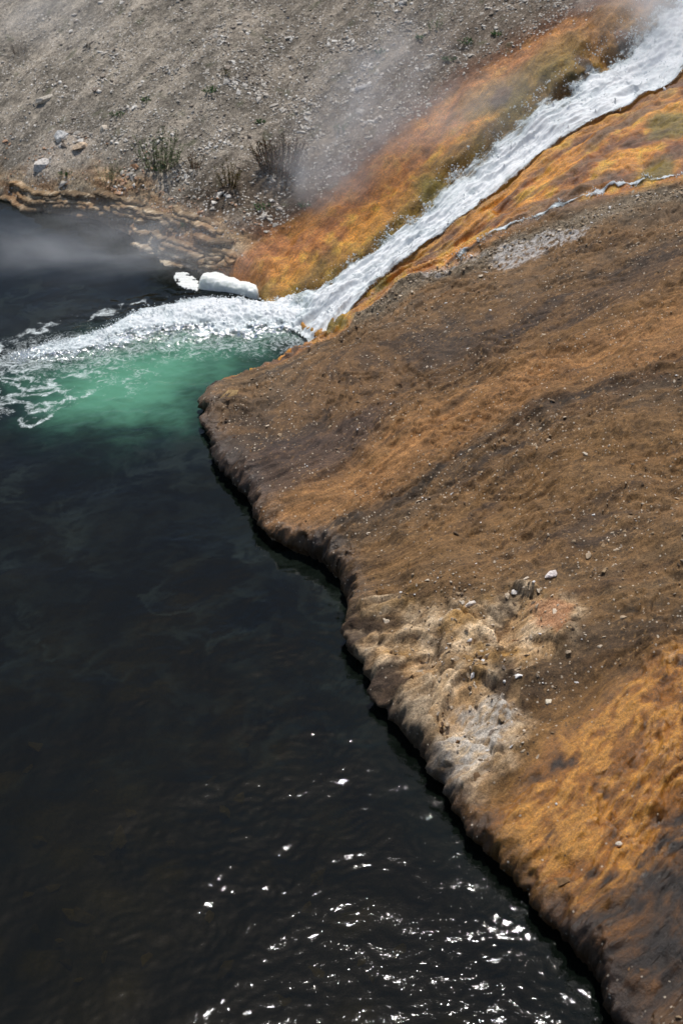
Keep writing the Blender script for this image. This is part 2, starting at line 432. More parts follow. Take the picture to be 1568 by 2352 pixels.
def bank_colour(x, y, F):
    t = F['t'] + 0.06 * fbm(F['t'] * 2.0, F['s'] * 0.6, 1.4, 3, 200) + 0.025 * fbm(x, y, 9, 2, 204)
    stops = [(255, None)]
    T = STREAM_T
    tab = [(T[13] - 0.2, lin(60, 40, 22)), (T[13], lin(78, 52, 24)), (T[12], lin(100, 66, 28)), (T[11], lin(150, 102, 38)), (T[10] + 0.02, lin(120, 86, 42)), (T[10] + 0.2, lin(88, 68, 46)), (T[9], lin(112, 90, 62)),
           (T[8], lin(124, 96, 64)), (T[7], lin(122, 92, 56)), (T[6] - 0.08, lin(96, 77, 56)), (T[6] + 0.06, lin(62, 52, 42)), (T[6] + 0.17, lin(134, 98, 60)), (T[5], lin(162, 118, 72)), (T[5] + 0.2, lin(150, 110, 68)),
           (T[5] + 0.36, lin(124, 92, 56)), (T[4], lin(78, 63, 50)), (T[4] + 0.16, lin(98, 79, 59)), (T[3], lin(122, 98, 72)), (T[3] + 0.15, lin(112, 92, 70)), (T[2], lin(112, 98, 80)), (T[2] + 0.1, lin(108, 86, 62))]
    tab.sort(key=lambda q: q[0])
    tx = np.array([q[0] for q in tab]); cc = np.array([q[1] for q in tab])
    c = np.stack([np.interp(t, tx, cc[:, k]) for k in range(3)], -1)
    c = mixc(c, c.mean(-1, keepdims=True) * np.array([1.06, 1.0, 0.92]), 0.0 * t)
    # streaky and mottled variation of the mats and sinter
    st = fbm(F['t'] * 14 + 1.2 * pn(x * 3, y * 3, 30), F['s'] * 2.2, 1.0, 4, 210)
    mo = fbm(x, y, 7, 5, 216, 0.62)
    c = c * np.clip(1 + 0.50 * st + 0.60 * mo + 0.40 * fbm(x, y, 24, 3, 218, 0.7), 0.25, 2.0)[..., None]
    c = mixc(c, lin(150, 108, 64), 0.28 * sst(0.15, 0.5, fbm(F['t'] * 3, F['s'] * 1.2, 1.0, 4, 222)))
    c = mixc(c, lin(58, 47, 40), 0.65 * sst(0.08, 0.40, fbm(F['t'] * 5 + 4, F['s'] * 0.9, 1.0, 4, 228)))
    rr_ = ridged(F['t'] * 3.4 + 0.5 * pn(x * 1.5, y * 1.5, 8), F['s'] * 0.8, 1.0, 3, 47)
    c = mixc(c, lin(142, 106, 64), 0.42 * sst(0.35, 0.75, rr_ + 0.5 * mo) * (1 - F['gold']))
    pu = sst(0.10, -0.12, poly_sdf(x, y, purple_poly) + 0.1 * fbm(x, y, 4, 3, 233))
    c = mixc(c, lin(78, 64, 58) * np.clip(1 + 0.8 * mo, .4, 2)[..., None], 0.75 * pu)
    # pale speckles of sinter
    sp = fbm(x, y, 34, 3, 240, 0.7)
    spw = 0.25 + 0.75 * sst(-0.2, 0.3, fbm(x, y, 2.0, 2, 244))
    c = mixc(c, lin(176, 138, 92), 0.7 * sst(0.22, 0.42, sp) * spw * (1 - F['gold']))
    gd, _, ga = polyline_dist(x, y, gravel_line[::2])
    gr = sst(0.22, 0.05, gd + 0.06 * mo)
    c = mixc(c, lin(132, 120, 102) * np.clip(1 + 1.3 * fbm(x, y, 30, 3, 250, 0.8), 0.35, 1.9)[..., None], 0.8 * gr)
    for q, p in ((crust_a, 0.9), (crust_b, 0.7)):
        c = mixc(c, lin(196, 192, 190), p * sst(0.05, -0.01, poly_sdf(x, y, q) + 0.07 * fbm(x, y, 12, 3, 256)) * sst(-0.25, 0.05, fbm(x, y, 24, 3, 258)))
    # golden mats at the lower right
    gl = ridged(F['t'] * 9 + 0.9 * pn(x * 4, y * 4, 5), F['s'] * 2.8, 1.0, 4, 70)
    gm = fbm(x, y, 6, 5, 262, 0.6)
    gfade = sst(T[13] + 0.75 * (T[12] - T[13]), T[12] + 0.55 * (T[11] - T[12]), F['t'] + 0.12 * gm)
    gc = mixc(lin(44, 31, 17), lin(160, 102, 24), np.clip(gfade * 0.8 - 0.1 + 0.35 * gl + 0.6 * gm, 0, 1))
    gc = mixc(gc, lin(204, 146, 62), 0.8 * sst(0.35, 0.75, gl + 0.6 * gm) * gfade)
    gc = mixc(gc, lin(34, 24, 14), 0.95 * sst(0.0, 0.4, -gm - 0.3 * gl + 0.12 * (1 - gfade)))
    c = mixc(c, gc, F['gold'])
    # craggy outcrop
    rn = fbm(x, y, 5, 5, 270, 0.6)
    rc = mixc(lin(164, 134, 98), lin(222, 198, 166), sst(-0.3, 0.4, rn + 0.5 * (F['cid'] - 0.5)))
    rc = mixc(rc, lin(150, 112, 52), 0.7 * sst(0.05, 0.4, fbm(x, y, 3.0, 4, 276)))
    rc = mixc(rc, lin(52, 42, 38), 0.88 * sst(0.02, 0.30, fbm(F['t'] * 3.4, F['s'] * 2, 1.0, 5, 282, 0.6)))
    rc = mixc(rc, lin(46, 37, 32), 0.75 * (1 - F['blk']))
    rc = rc * (0.72 + 0.5 * ((F['cid'] * 3.7) % 1))[..., None]
    rc = rc * np.clip(1 + 0.5 * fbm(x, y, 18, 4, 286, 0.65), .4, 1.8)[..., None]
    c = mixc(c, rc * 1.18, 0.95 * F['rock'])
    wh = sst(0.08, -0.05, poly_sdf(x, y, white_poly) + 0.10 * fbm(x, y, 7, 3, 288))
    c = mixc(c, lin(196, 188, 178), wh * sst(-0.30, 0.15, fbm(x, y, 20, 4, 292, 0.7)))
    pk = sst(0.06, -0.03, poly_sdf(x, y, pink_poly) + 0.08 * fbm(x, y, 9, 3, 294))
    c = mixc(c, lin(186, 138, 104), 0.8 * pk)
    # wet dark rim at the waterline
    rim = sst(0.16, 0.02, F['sd'] + 0.06 * fbm(x, y, 8, 3, 300))
    c = mixc(c, lin(58, 44, 34) * np.clip(1 + 1.2 * mo, .4, 2)[..., None], 0.75 * rim)
    return c

OLIVE_AND_SHADE = [(*ground_at(u, v), r, k) for u, v, r, k in ((1290, 150, 0.34, 1), (1160, 230, 0.34, 1), (1400, 55, 0.36, 1), (1100, 250, 0.25, 1), (1250, 195, 0.2, 1), (1000, 440, 0.22, 1), (900, 560, 0.16, 1),
         (1335, 170, 0.13, 0), (1425, 105, 0.13, 0), (1150, 245, 0.14, 0), (1540, 300, 0.25, 1), (1500, 400, 0.2, 1), (870, 660, 0.12, 1), (770, 755, 0.14, 1))]  # dark spots on the lip faces: dark algae with undercut shade painted in

def mat_colour(x, y, F):
    n1 = fbm(F['ts'] * 3, F['ss'] * 1.1, 1.0, 4, 310)
    n2 = fbm(x, y, 5, 5, 316, 0.6)
    n3 = fbm(F['ts'] * 11 + pn(x * 4, y * 4, 6), F['ss'] * 2.5, 1.0, 4, 322)
    c = mixc(lin(176, 104, 36), lin(212, 142, 46), sst(-0.35, 0.35, n1 + 0.4 * n3))
    c = mixc(c, lin(206, 162, 52), 0.75 * sst(0.0, 0.35, n2))
    c = mixc(c, lin(140, 88, 44), 0.65 * sst(0.05, 0.4, -n1 + 0.3 * n2))
    # olive where the water is warm and slow, along the cascade
    ol = sst(0.30, 0.02, F['csd'] + 0.25 * n1) * 0.75 + 0.55 * sst(0.10, 0.40, fbm(F['ts'] * 2, F['ss'] * 0.9, 1.0, 3, 330)) * sst(13.0, 14.2, y)
    c = mixc(c, lin(118, 98, 34), np.clip(ol, 0, 0.9) * (1 - 0.55 * F['right']))
    c = mixc(c, lin(60, 52, 22), 0.85 * sst(0.08, 0.40, -n2 + 0.3 * n3) * sst(12.6, 13.8, y) * (~F['right']))
    c = mixc(c, lin(96, 58, 28), 0.8 * F['right'] * sst(0.0, 0.35, -n1 - 0.3 * n2))
    for (u0, v0, r0, k0) in OLIVE_AND_SHADE:
        bx, by = u0, v0
        d_ = np.hypot((x - bx) * 1.0, (y - by) * 1.0) / r0 + 0.55 * n2 + 0.4 * n1
        c = mixc(c, lin(122, 104, 26) if k0 else lin(36, 33, 15), 0.92 * sst(1.1, 0.55, d_))
    # pinkish rim against the bare ground on the hill side
    c = mixc(c, lin(170, 112, 62), 0.6 * (~F['right']) * sst(0.75, 0.1, F['oe']))
    # brown crusts of the mat on the near side
    c = mixc(c, lin(112, 82, 54), F['right'] * 0.9 * sst(-0.05, 0.25, fbm(F['ts'] * 3.2 + 7, F['ss'] * 0.8, 1.0, 4, 336)) * sst(0.05, 0.25, F['csd']))
    return c * np.clip(1 + 0.40 * n3 + 0.30 * n2, 0.4, 1.6)[..., None]

def hill_colour(x, y, F):
    mo = fbm(x, y, 5, 5, 350, 0.62)
    st = fbm(F['th'] * 3.5, F['sh'] * 1.1, 1.0, 4, 356)
    c = mixc(lin(150, 144, 134), lin(178, 170, 158), sst(-0.3, 0.3, st))
    # browner towards the channel and the shore
    dorange = -F['oe']
    br = sst(1.5, 0.1, dorange + 0.3 * st) * 0.75 + 0.4 * sst(-2.5, 0.5, x + 0.4 * st)
    c = mixc(c, lin(124, 113, 102), np.clip(br, 0, 0.9))
    c = mixc(c, lin(124, 86, 62), 0.8 * sst(0.4, 0.02, dorange + 0.15 * mo))
    c = mixc(c, lin(88, 77, 65), 0.8 * sst(0.15, -0.3, poly_sdf(x, y, soil_poly) + 0.25 * mo))
    c = c * np.clip(1 + 0.65 * mo + 0.55 * fbm(x, y, 26, 3, 362, 0.75) + 0.35 * st, 0.35, 1.7)[..., None]
    c = mixc(c, lin(214, 206, 194), 0.55 * sst(0.2, 0.45, fbm(x, y, 18, 3, 366, 0.7)))
    c = mixc(c, lin(92, 100, 74), 0.5 * sst(0.25, 0.5, fbm(x, y, 4.5, 4, 370)) * sst(0.3, 0.9, F['sd']))
    c = mixc(c, lin(216, 204, 190), 0.75 * sst(0.12, -0.06, poly_sdf(x, y, palestone_poly) + 0.22 * mo))
    # ledge
    ln = fbm(F['th'] * 1.6, F['sh'] * 7, 1.0, 4, 376, 0.6)
    lc = mixc(lin(168, 130, 92), lin(212, 180, 140), sst(-0.25, 0.3, ln))
    lc = mixc(lc, lin(112, 88, 66), 0.65 * sst(0.08, 0.4, fbm(x, y, 3.2, 4, 382)))
    lc = mixc(lc, lin(222, 208, 184), 0.8 * sst(0.32, 0.08, F['sd']) * sst(-0.2, 0.15, ln))
    lc = lc * np.clip(1 + 0.6 * mo, .4, 1.7)[..., None]
    c = mixc(c, lc, F['ledge'] * 0.95)
    rim = sst(0.06, 0.0, F['sd'])
    c = mixc(c, lin(70, 58, 48), 0.35 * rim)
    return c

# ------------------------------------------------------------------ node helpers
def new_mat(name):
    m = bpy.data.materials.new(name)
    m.use_nodes = True
    nt = m.node_tree
    nt.nodes.clear()
    out = nt.nodes.new('ShaderNodeOutputMaterial')
    return m, nt, out

def node(nt, typ, **kw):
    n = nt.nodes.new(typ)
    for k, v in kw.items():
        if k.startswith('i_'):
            n.inputs[k[2:].replace('_', ' ')].default_value = v
        else:
            setattr(n, k, v)
    return n

def ln(nt, a, b):
    nt.links.new(a, b)

def attr(nt, name):
    n = nt.nodes.new('ShaderNodeAttribute'); n.attribute_name = name
    return n

def noise(nt, vec, scale, detail=4, rough=0.6, dist=0.0):
    n = nt.nodes.new('ShaderNodeTexNoise')
    n.inputs['Scale'].default_value = scale; n.inputs['Detail'].default_value = detail
    n.inputs['Roughness'].default_value = rough; n.inputs['Distortion'].default_value = dist
    if vec is not None: nt.links.new(vec, n.inputs['Vector'])
    return n

def maprange(nt, val, a, b, c, d, smooth=True):
    n = nt.nodes.new('ShaderNodeMapRange')
    n.interpolation_type = 'SMOOTHSTEP' if smooth else 'LINEAR'
    n.inputs['From Min'].default_value = a; n.inputs['From Max'].default_value = b
    n.inputs['To Min'].default_value = c; n.inputs['To Max'].default_value = d
    nt.links.new(val, n.inputs['Value'])
    return n.outputs['Result']

def math_n(nt, op, a, b=None, c=None):
    n = nt.nodes.new('ShaderNodeMath'); n.operation = op
    for k, v in enumerate((a, b, c)):
        if v is None: continue
        if isinstance(v, (int, float)): n.inputs[k].default_value = v
        else: nt.links.new(v, n.inputs[k])
    return n.outputs[0]

def mulcol(nt, col, fac):
    n = nt.nodes.new('ShaderNodeVectorMath'); n.operation = 'SCALE'
    nt.links.new(col, n.inputs[0]); nt.links.new(fac, n.inputs['Scale'])
    return n.outputs[0]

# ground: colour fields on the mesh, grain and fine relief from noise, gloss from the wetness field
def ground_material(name, gscale, bump, lo=0.6, hi=1.4, grain=0.10, pale=(0.62, 0.55, 0.46), gsize=55):
    m, nt, out = new_mat(name)
    geo = node(nt, 'ShaderNodeNewGeometry')
    col = attr(nt, 'tint'); wet = attr(nt, 'wet'); flow = attr(nt, 'flow'); gr = attr(nt, 'grain')
    n1 = noise(nt, geo.outputs['Position'], gscale, 5, 0.75)
    n3 = noise(nt, geo.outputs['Position'], gscale * 2.3, 3, 0.7)
    n2 = noise(nt, flow.outputs['Vector'], 1.0, 4, 0.65)
    g = maprange(nt, n1.outputs['Fac'], 0.32, 0.68, lo, hi)
    g3 = maprange(nt, n3.outputs['Fac'], 0.32, 0.68, 0.68, 1.32)
    g2 = maprange(nt, n2.outputs['Fac'], 0.3, 0.7, 0.76, 1.26)
    c = mulcol(nt, col.outputs['Color'], math_n(nt, 'MULTIPLY', math_n(nt, 'MULTIPLY', g, g3), g2))
    # single grains: pale and dark ones, sown by the grain field
    vo = node(nt, 'ShaderNodeTexVoronoi'); vo.inputs['Scale'].default_value = gsize
    ln(nt, geo.outputs['Position'], vo.inputs['Vector'])
    sp = node(nt, 'ShaderNodeSeparateColor'); ln(nt, vo.outputs['Color'], sp.inputs[0])
    near = maprange(nt, vo.outputs['Distance'], 0.28, 0.42, 1, 0)
    lim = math_n(nt, 'MULTIPLY', gr.outputs['Fac'], grain)
    isp = math_n(nt, 'MULTIPLY', math_n(nt, 'LESS_THAN', sp.outputs[0], lim), near)
    isd = math_n(nt, 'MULTIPLY', math_n(nt, 'GREATER_THAN', sp.outputs[0], math_n(nt, 'SUBTRACT', 1.0, lim)), near)
    mp_ = node(nt, 'ShaderNodeMix', data_type='RGBA'); mp_.inputs[7].default_value = (*pale, 1)
    ln(nt, c, mp_.inputs[6]); ln(nt, math_n(nt, 'MULTIPLY', isp, maprange(nt, sp.outputs[1], 0, 1, 0.35, 1.0)), mp_.inputs[0])
    md = node(nt, 'ShaderNodeMix', data_type='RGBA'); md.inputs[7].default_value = (0.035, 0.028, 0.022, 1)
    ln(nt, mp_.outputs[2], md.inputs[6]); ln(nt, math_n(nt, 'MULTIPLY', isd, 0.65), md.inputs[0])
    b = node(nt, 'ShaderNodeBsdfPrincipled')
    ln(nt, md.outputs[2], b.inputs['Base Color'])
    ln(nt, maprange(nt, wet.outputs['Fac'], 0, 1, 0.92, 0.38), b.inputs['Roughness'])
    ln(nt, maprange(nt, wet.outputs['Fac'], 0, 1, 0.15, 0.5), b.inputs['Specular IOR Level'])
    bp = node(nt, 'ShaderNodeBump'); bp.inputs['Strength'].default_value = bump; bp.inputs['Distance'].default_value = 0.016
    hsum = math_n(nt, 'MULTIPLY_ADD', n1.outputs['Fac'], 1.0, math_n(nt, 'MULTIPLY', n2.outputs['Fac'], 0.7))
    hsum = math_n(nt, 'MULTIPLY_ADD', isp, 0.35, hsum)
    ln(nt, hsum, bp.inputs['Height'])
    ln(nt, bp.outputs[0], b.inputs['Normal'])
    ln(nt, b.outputs[0], out.inputs[0])
    return m

MAT_BANK = ground_material('sinter_ground', 60, 0.6, 0.7, 1.35, 0.11, (0.52, 0.43, 0.32), 52)
MAT_HILL = ground_material('hill_ground', 50, 0.8, 0.6, 1.4, 0.26, (0.66, 0.62, 0.56), 34)

# ------------------------------------------------------------------ mesh helpers
def grid_axis(a, b, step, lo, hi):
    core = list(np.arange(a, b, step))
    s = step; q = b
    while q < hi:
        core.append(q); s *= 1.35; q += s
    core.append(hi)
    s = step; q = a; pre = []
    while q > lo:
        s *= 1.35; q -= s; pre.append(max(q, lo))
    return np.array(sorted(set(pre)) + core)

def mesh_from_grid(name, X, Y, Z, keep, mat, attrs):
    """X, Y, Z: (ny, nx) arrays; keep: vertex mask; faces with all four vertices kept"""
    ny, nx = X.shape
    k = keep[:-1, :-1] & keep[1:, :-1] & keep[:-1, 1:] & keep[1:, 1:]
    idx = np.arange(nx * ny).reshape(ny, nx)
    q = np.stack([idx[:-1, :-1][k], idx[:-1, 1:][k], idx[1:, 1:][k], idx[1:, :-1][k]], 1)
    used = np.zeros(nx * ny, bool); used[q.ravel()] = True
    remap = np.cumsum(used) - 1
    q = remap[q]
    co = np.stack([X.ravel()[used], Y.ravel()[used], Z.ravel()[used]], 1).astype(f32)
    me = bpy.data.meshes.new(name)
    me.vertices.add(len(co)); me.vertices.foreach_set('co', co.ravel())
    me.loops.add(q.size); me.loops.foreach_set('vertex_index', q.ravel().astype(np.int32))
    me.polygons.add(len(q)); me.polygons.foreach_set('loop_start', np.arange(0, q.size, 4, dtype=np.int32))
    me.polygons.foreach_set('use_smooth', np.ones(len(q), bool))
    me.update(calc_edges=True)
    for an, (typ, val) in attrs.items():
        at = me.attributes.new(an, typ, 'POINT')
        if typ == 'FLOAT':
            at.data.foreach_set('value', val.ravel()[used].astype(f32))
        elif typ == 'FLOAT_VECTOR':
            at.data.foreach_set('vector', val.reshape(-1, 3)[used].astype(f32).ravel())
        else:
            v = val.reshape(-1, 3)[used]
            at.data.foreach_set('color', np.concatenate([v, np.ones((len(v), 1))], 1).astype(f32).ravel())
    me.materials.append(mat)
    o = bpy.data.objects.new(name, me)
    COL.objects.link(o)
    return o

def link_mesh(name, verts, faces, mat, parent=None, smooth=False, cols=None):
    me = bpy.data.meshes.new(name)
    me.from_pydata([tuple(v) for v in verts], [], [tuple(f) for f in faces])
    if smooth:
        me.polygons.foreach_set('use_smooth', [True] * len(me.polygons))
    if cols is not None:
        at = me.attributes.new('tint', 'FLOAT_COLOR', 'POINT')
        at.data.foreach_set('color', np.concatenate([cols, np.ones((len(cols), 1))], 1).astype(f32).ravel())
    me.update()
    if mat: me.materials.append(mat)
    o = bpy.data.objects.new(name, me)
    COL.objects.link(o)
    if parent: o.parent = parent
    return o

def tag(o, label=None, cat=None, group=None, kind=None):
    if label: o['label'] = label
    if cat: o['category'] = cat
    if group: o['group'] = group
    if kind: o['kind'] = kind
    return o

# ------------------------------------------------------------------ the ground
def terrain(name, xs, ys, right, mat):
    X, Y = np.meshgrid(xs, ys)
    x, y = X.ravel(), Y.ravel()
    # leave out what lies in the river or on the other side before the costly part
    sd = poly_sdf(x, y, river_poly[::1])
    d, s, _ = polyline_dist(x, y, cas_line[::3])
    sidev = -d * s
    pre = (sd > -0.13) & ((sidev > -0.10) if right else (sidev < 0.10))
    Z = np.full(x.shape, -0.6)
    z, F = H(x[pre], y[pre])
    Z[pre] = z
    xx, yy = x[pre], y[pre]
    m = mat_colour(xx, yy, F)
    base = bank_colour(xx, yy, F) if right else hill_colour(xx, yy, F)
    c = mixc(base * (np.array([0.80, 0.775, 0.73]) if right else np.array([0.71, 0.675, 0.625])), m * 0.95, F['mat'])
    c = mixc(c, lin(22, 20, 17), sst(0.0, -0.03, F['sd']))
    wet = np.clip(0.45 * F['right'] + 0.75 * F['mat'] + 0.8 * F['gold'] + sst(0.2, 0.02, F['sd']) * 0.7, 0, 1) * (1 - 0.6 * F['rock'])
    if right:
        nearm = np.abs(F['sd']) < 0.30
        gx_ = (poly_sdf(xx[nearm] + 0.02, yy[nearm], river_poly) - poly_sdf(xx[nearm] - 0.02, yy[nearm], river_poly)) / 0.04
        gy_ = (poly_sdf(xx[nearm], yy[nearm] + 0.02, river_poly) - poly_sdf(xx[nearm], yy[nearm] - 0.02, river_poly)) / 0.04
        ov = (0.05 + 0.06 * fbm(xx[nearm], yy[nearm], 2.5, 4, 395) + 0.055 * ridged(xx[nearm], yy[nearm], 6.5, 3, 397)) * sst(0.015, 0.09, z[nearm]) * sst(0.30, 0.04, F['sd'][nearm]) * sst(11.2, 10.6, yy[nearm] + 0.2 * xx[nearm])
        ov = np.maximum(ov, 0)
        ix = np.flatnonzero(pre)[nearm]
        X.ravel()[ix] -= gx_ * ov; Y.ravel()[ix] -= gy_ * ov
    T = np.zeros((len(x), 3)); T[pre] = c
    W = np.zeros(len(x)); W[pre] = wet
    gn = np.clip(0.25 + 1.2 * sst(-0.25, 0.35, fbm(xx, yy, 2.2, 3, 390)), 0, 1.4) * (1 - F['mat']) * (1 - 0.85 * F['gold']) * (1 - 0.6 * F['rock'])
    GN = np.zeros(len(x)); GN[pre] = gn
    fl = np.zeros((len(x), 3)); fl[pre, 0] = F['ts'] * 48; fl[pre, 1] = F['ss'] * 7
    o = mesh_from_grid(name, X, Y, Z.reshape(X.shape), pre.reshape(X.shape), mat,
                       {'tint': ('FLOAT_COLOR', T), 'wet': ('FLOAT', W), 'grain': ('FLOAT', GN), 'flow': ('FLOAT_VECTOR', fl)})
    return o

bank = terrain('near_bank', grid_axis(-1.7, 4.2, 0.0115, -1.8, 60), grid_axis(3.6, 15.2, 0.0125, -30, 70), True, MAT_BANK)
tag(bank, 'brown and orange sinter bank streaked by runoff beside the dark river', kind='structure')
hill = terrain('hillside', grid_axis(-5.4, 4.3, 0.015, -60, 60), grid_axis(11.6, 19.0, 0.0145, 11.5, 90), False, MAT_HILL)
tag(hill, 'pale stony hillside above the far shore', kind='structure')
# ------------------------------------------------------------------ river bed
def rock_material(name, use_attr=True, base=(0.3, 0.27, 0.22), gscale=45, var=0.35, rough=0.85, wetspec=0.25):
    m, nt, out = new_mat(name)
    geo = node(nt, 'ShaderNodeNewGeometry')
    n1 = noise(nt, geo.outputs['Position'], gscale, 5, 0.7)
    g = maprange(nt, n1.outputs['Fac'], 0.3, 0.7, 1 - var, 1 + var)
    b = node(nt, 'ShaderNodeBsdfPrincipled')
    if use_attr:
        ca = attr(nt, 'tint').outputs['Color']
    else:
        oi = node(nt, 'ShaderNodeObjectInfo')
        ca = oi.outputs['Color']
    ln(nt, mulcol(nt, ca, g), b.inputs['Base Color'])
    b.inputs['Roughness'].default_value = rough
    b.inputs['Specular IOR Level'].default_value = wetspec
    bp = node(nt, 'ShaderNodeBump'); bp.inputs['Strength'].default_value = 0.5; bp.inputs['Distance'].default_value = 0.01
    ln(nt, n1.outputs['Fac'], bp.inputs['Height']); ln(nt, bp.outputs[0], b.inputs['Normal'])
    ln(nt, b.outputs[0], out.inputs[0])
    return m

MAT_STONE = rock_material('loose_stone', False)
MAT_RUBBLE = rock_material('rubble', True)

def riverbed():
    xs = grid_axis(-5.5, 2.4, 0.06, -60, 60); ys = grid_axis(3.0, 15.5, 0.06, -50, 60)
    X, Y = np.meshgrid(xs, ys)
    x, y = X.ravel(), Y.ravel()
    sd = -poly_sdf(x, y, river_poly)
    f1, f2, cid, _, _ = cells(x, y, 3.2, 5)
    z = -0.52 - 0.05 * fbm(x, y, 0.8, 3, 400) * 4 + 0.10 * np.sqrt(np.clip(0.6 - f1, 0, 1)) * (cid > 0.4)
    mo = fbm(x, y, 1.1, 4, 404, 0.6)
    z = z + 0.20 * sst(0.5, -0.1, sd)
    c = mixc(lin(44, 40, 26), lin(92, 82, 40), sst(-0.1, 0.4, mo))
    c = mixc(c, lin(128, 112, 48), 0.7 * sst(0.6, 0.9, cid) * sst(0.5, 0.25, f1))
    c = mixc(c, lin(26, 26, 20), 0.6 * sst(0.1, 0.4, -mo))
    o = mesh_from_grid('riverbed', X, Y, z.reshape(X.shape), (np.ones(len(x), bool)).reshape(X.shape), MAT_RUBBLE, {'tint': ('FLOAT_COLOR', c)})
    return tag(o, 'dark stony riverbed showing faintly under the water', kind='structure')
bed = riverbed()

# ------------------------------------------------------------------ river water
plume_top = [(690, 668), (640, 680), (600, 694), (540, 690), (470, 684), (400, 692), (350, 704), (290, 730), (230, 758), (170, 776), (110, 786), (60, 796), (20, 812)]
plume_bot = [(790, 740), (740, 786), (660, 790), (580, 796), (540, 790), (470, 800), (400, 796), (330, 800), (270, 818), (200, 828), (140, 836), (80, 846), (40, 842)]
plume_poly = np.array(lvl(plume_top) + lvl(plume_bot[::-1]))
plume_mid = smooth_poly([0.5 * (np.array(a) + np.array(b)) for a, b in zip(lvl(plume_top), lvl(plume_bot))], 4)
green_c = on_level(270, 880)

green_poly = lvl([(650, 760), (420, 755), (250, 780), (110, 830), (60, 900), (80, 950), (180, 985), (300, 1000), (420, 960), (480, 900), (600, 850)])
strand_px = [[(0, 812), (24, 782), (70, 758), (130, 752)], [(150, 745), (230, 722), (330, 700)], [(0, 925), (60, 945), (130, 930), (200, 905)], [(0, 968), (90, 970), (170, 950)]]
lace_poly = lvl([(0, 800), (80, 790), (200, 820), (330, 830), (300, 870), (190, 930), (90, 970), (-60, 975), (-80, 860)])
strands = [smooth_poly(lvl(q), 4) for q in strand_px]

def river_h(x, y, fine=True):
    """height of the water surface"""
    near = sst(10.5, 7.0, y)
    right = sst(-2.2, 0.6, x - 0.12 * (y - 6))
    amp = 0.74 * (0.5 + 0.75 * near * right + 0.15 * near) * (0.80 + 0.45 * sst(-0.3, 0.4, fbm(x, y, 0.8, 3, 418)))
    wx = x + 0.25 * fbm(x, y, 0.9, 3, 420); wy = y + 0.25 * fbm(x, y, 0.9, 3, 424)
    h = 0.014 * fbm(wx, wy, 1.5, 2, 430) + 0.0050 * amp * ridged(wx, wy * 1.25, 2.3, 2, 433)
    if fine:
        sx = wx + 0.10 * fbm(x, y, 3, 2, 434); sy = wy + 0.10 * fbm(x, y, 3, 2, 435)
        h = h + amp * (0.0028 * ridged(sx, sy * 1.4, 6.0, 2, 436) + 0.0030 * ridged(sx, sy * 1.5, 12.5, 2, 438) + 0.0009 * pn(x * 27, y * 33, 440))
    # turbulence of the inflow
    d, s, a = polyline_dist(x, y, plume_mid[::2])
    tb = np.exp(-(d / 0.55) ** 2) * sst(1.05, 0.6, a)
    h = h + tb * (0.05 * fbm(x, y, 3.5, 4, 444, 0.6) + 0.03)
    gp = sst(0.3, -0.3, poly_sdf(x, y, green_poly))
    h = h + gp * 0.016 * fbm(x, y * 1.5, 5, 4, 448, 0.6)
    return h

def water_material():
    m, nt, out = new_mat('river_water')
    geo = node(nt, 'ShaderNodeNewGeometry')
    mp = node(nt, 'ShaderNodeMapping'); mp.inputs['Scale'].default_value = (1, 1.35, 1)
    ln(nt, geo.outputs['Position'], mp.inputs['Vector'])
    wv = noise(nt, mp.outputs[0], 34, 3, 0.6, 0.8)
    wv2 = noise(nt, mp.outputs[0], 80, 2, 0.6, 0.4)
    chop = attr(nt, 'chop')
    bp = node(nt, 'ShaderNodeBump'); bp.inputs['Distance'].default_value = 0.0015
    ln(nt, chop.outputs['Fac'], bp.inputs['Strength'])
    ln(nt, math_n(nt, 'MULTIPLY_ADD', wv2.outputs['Fac'], 0.42, wv.outputs['Fac']), bp.inputs['Height'])
    fr = node(nt, 'ShaderNodeFresnel'); fr.inputs['IOR'].default_value = 1.33
    ln(nt, bp.outputs[0], fr.inputs['Normal'])
    gl = node(nt, 'ShaderNodeBsdfGlossy'); gl.inputs['Roughness'].default_value = 0.05
    ln(nt, bp.outputs[0], gl.inputs['Normal'])
    body = attr(nt, 'body'); op = attr(nt, 'opacity'); foam = attr(nt, 'foam')
    df = node(nt, 'ShaderNodeBsdfDiffuse'); ln(nt, body.outputs['Color'], df.inputs['Color']); ln(nt, bp.outputs[0], df.inputs['Normal'])
    tr = node(nt, 'ShaderNodeBsdfTransparent'); tr.inputs['Color'].default_value = (0.30, 0.29, 0.18, 1)
    mx = node(nt, 'ShaderNodeMixShader'); ln(nt, op.outputs['Fac'], mx.inputs[0]); ln(nt, tr.outputs[0], mx.inputs[1]); ln(nt, df.outputs[0], mx.inputs[2])
    m2 = node(nt, 'ShaderNodeMixShader'); ln(nt, fr.outputs[0], m2.inputs[0]); ln(nt, mx.outputs[0], m2.inputs[1]); ln(nt, gl.outputs[0], m2.inputs[2])
    # thin lacy foam
    fn = noise(nt, geo.outputs['Position'], 15, 6, 0.72, 1.8)
    fo = math_n(nt, 'ADD', foam.outputs['Fac'], math_n(nt, 'MULTIPLY_ADD', fn.outputs['Fac'], 1.6, -1.3))
    fm = maprange(nt, fo, 0.0, 0.75, 0.0, 0.95)
    fd = node(nt, 'ShaderNodeBsdfDiffuse'); fd.inputs['Color'].default_value = (0.78, 0.84, 0.83, 1)
    m3 = node(nt, 'ShaderNodeMixShader'); ln(nt, fm, m3.inputs[0]); ln(nt, m2.outputs[0], m3.inputs[1]); ln(nt, fd.outputs[0], m3.inputs[2])
    ln(nt, m3.outputs[0], out.inputs[0])
    return m
MAT_WATER = water_material()

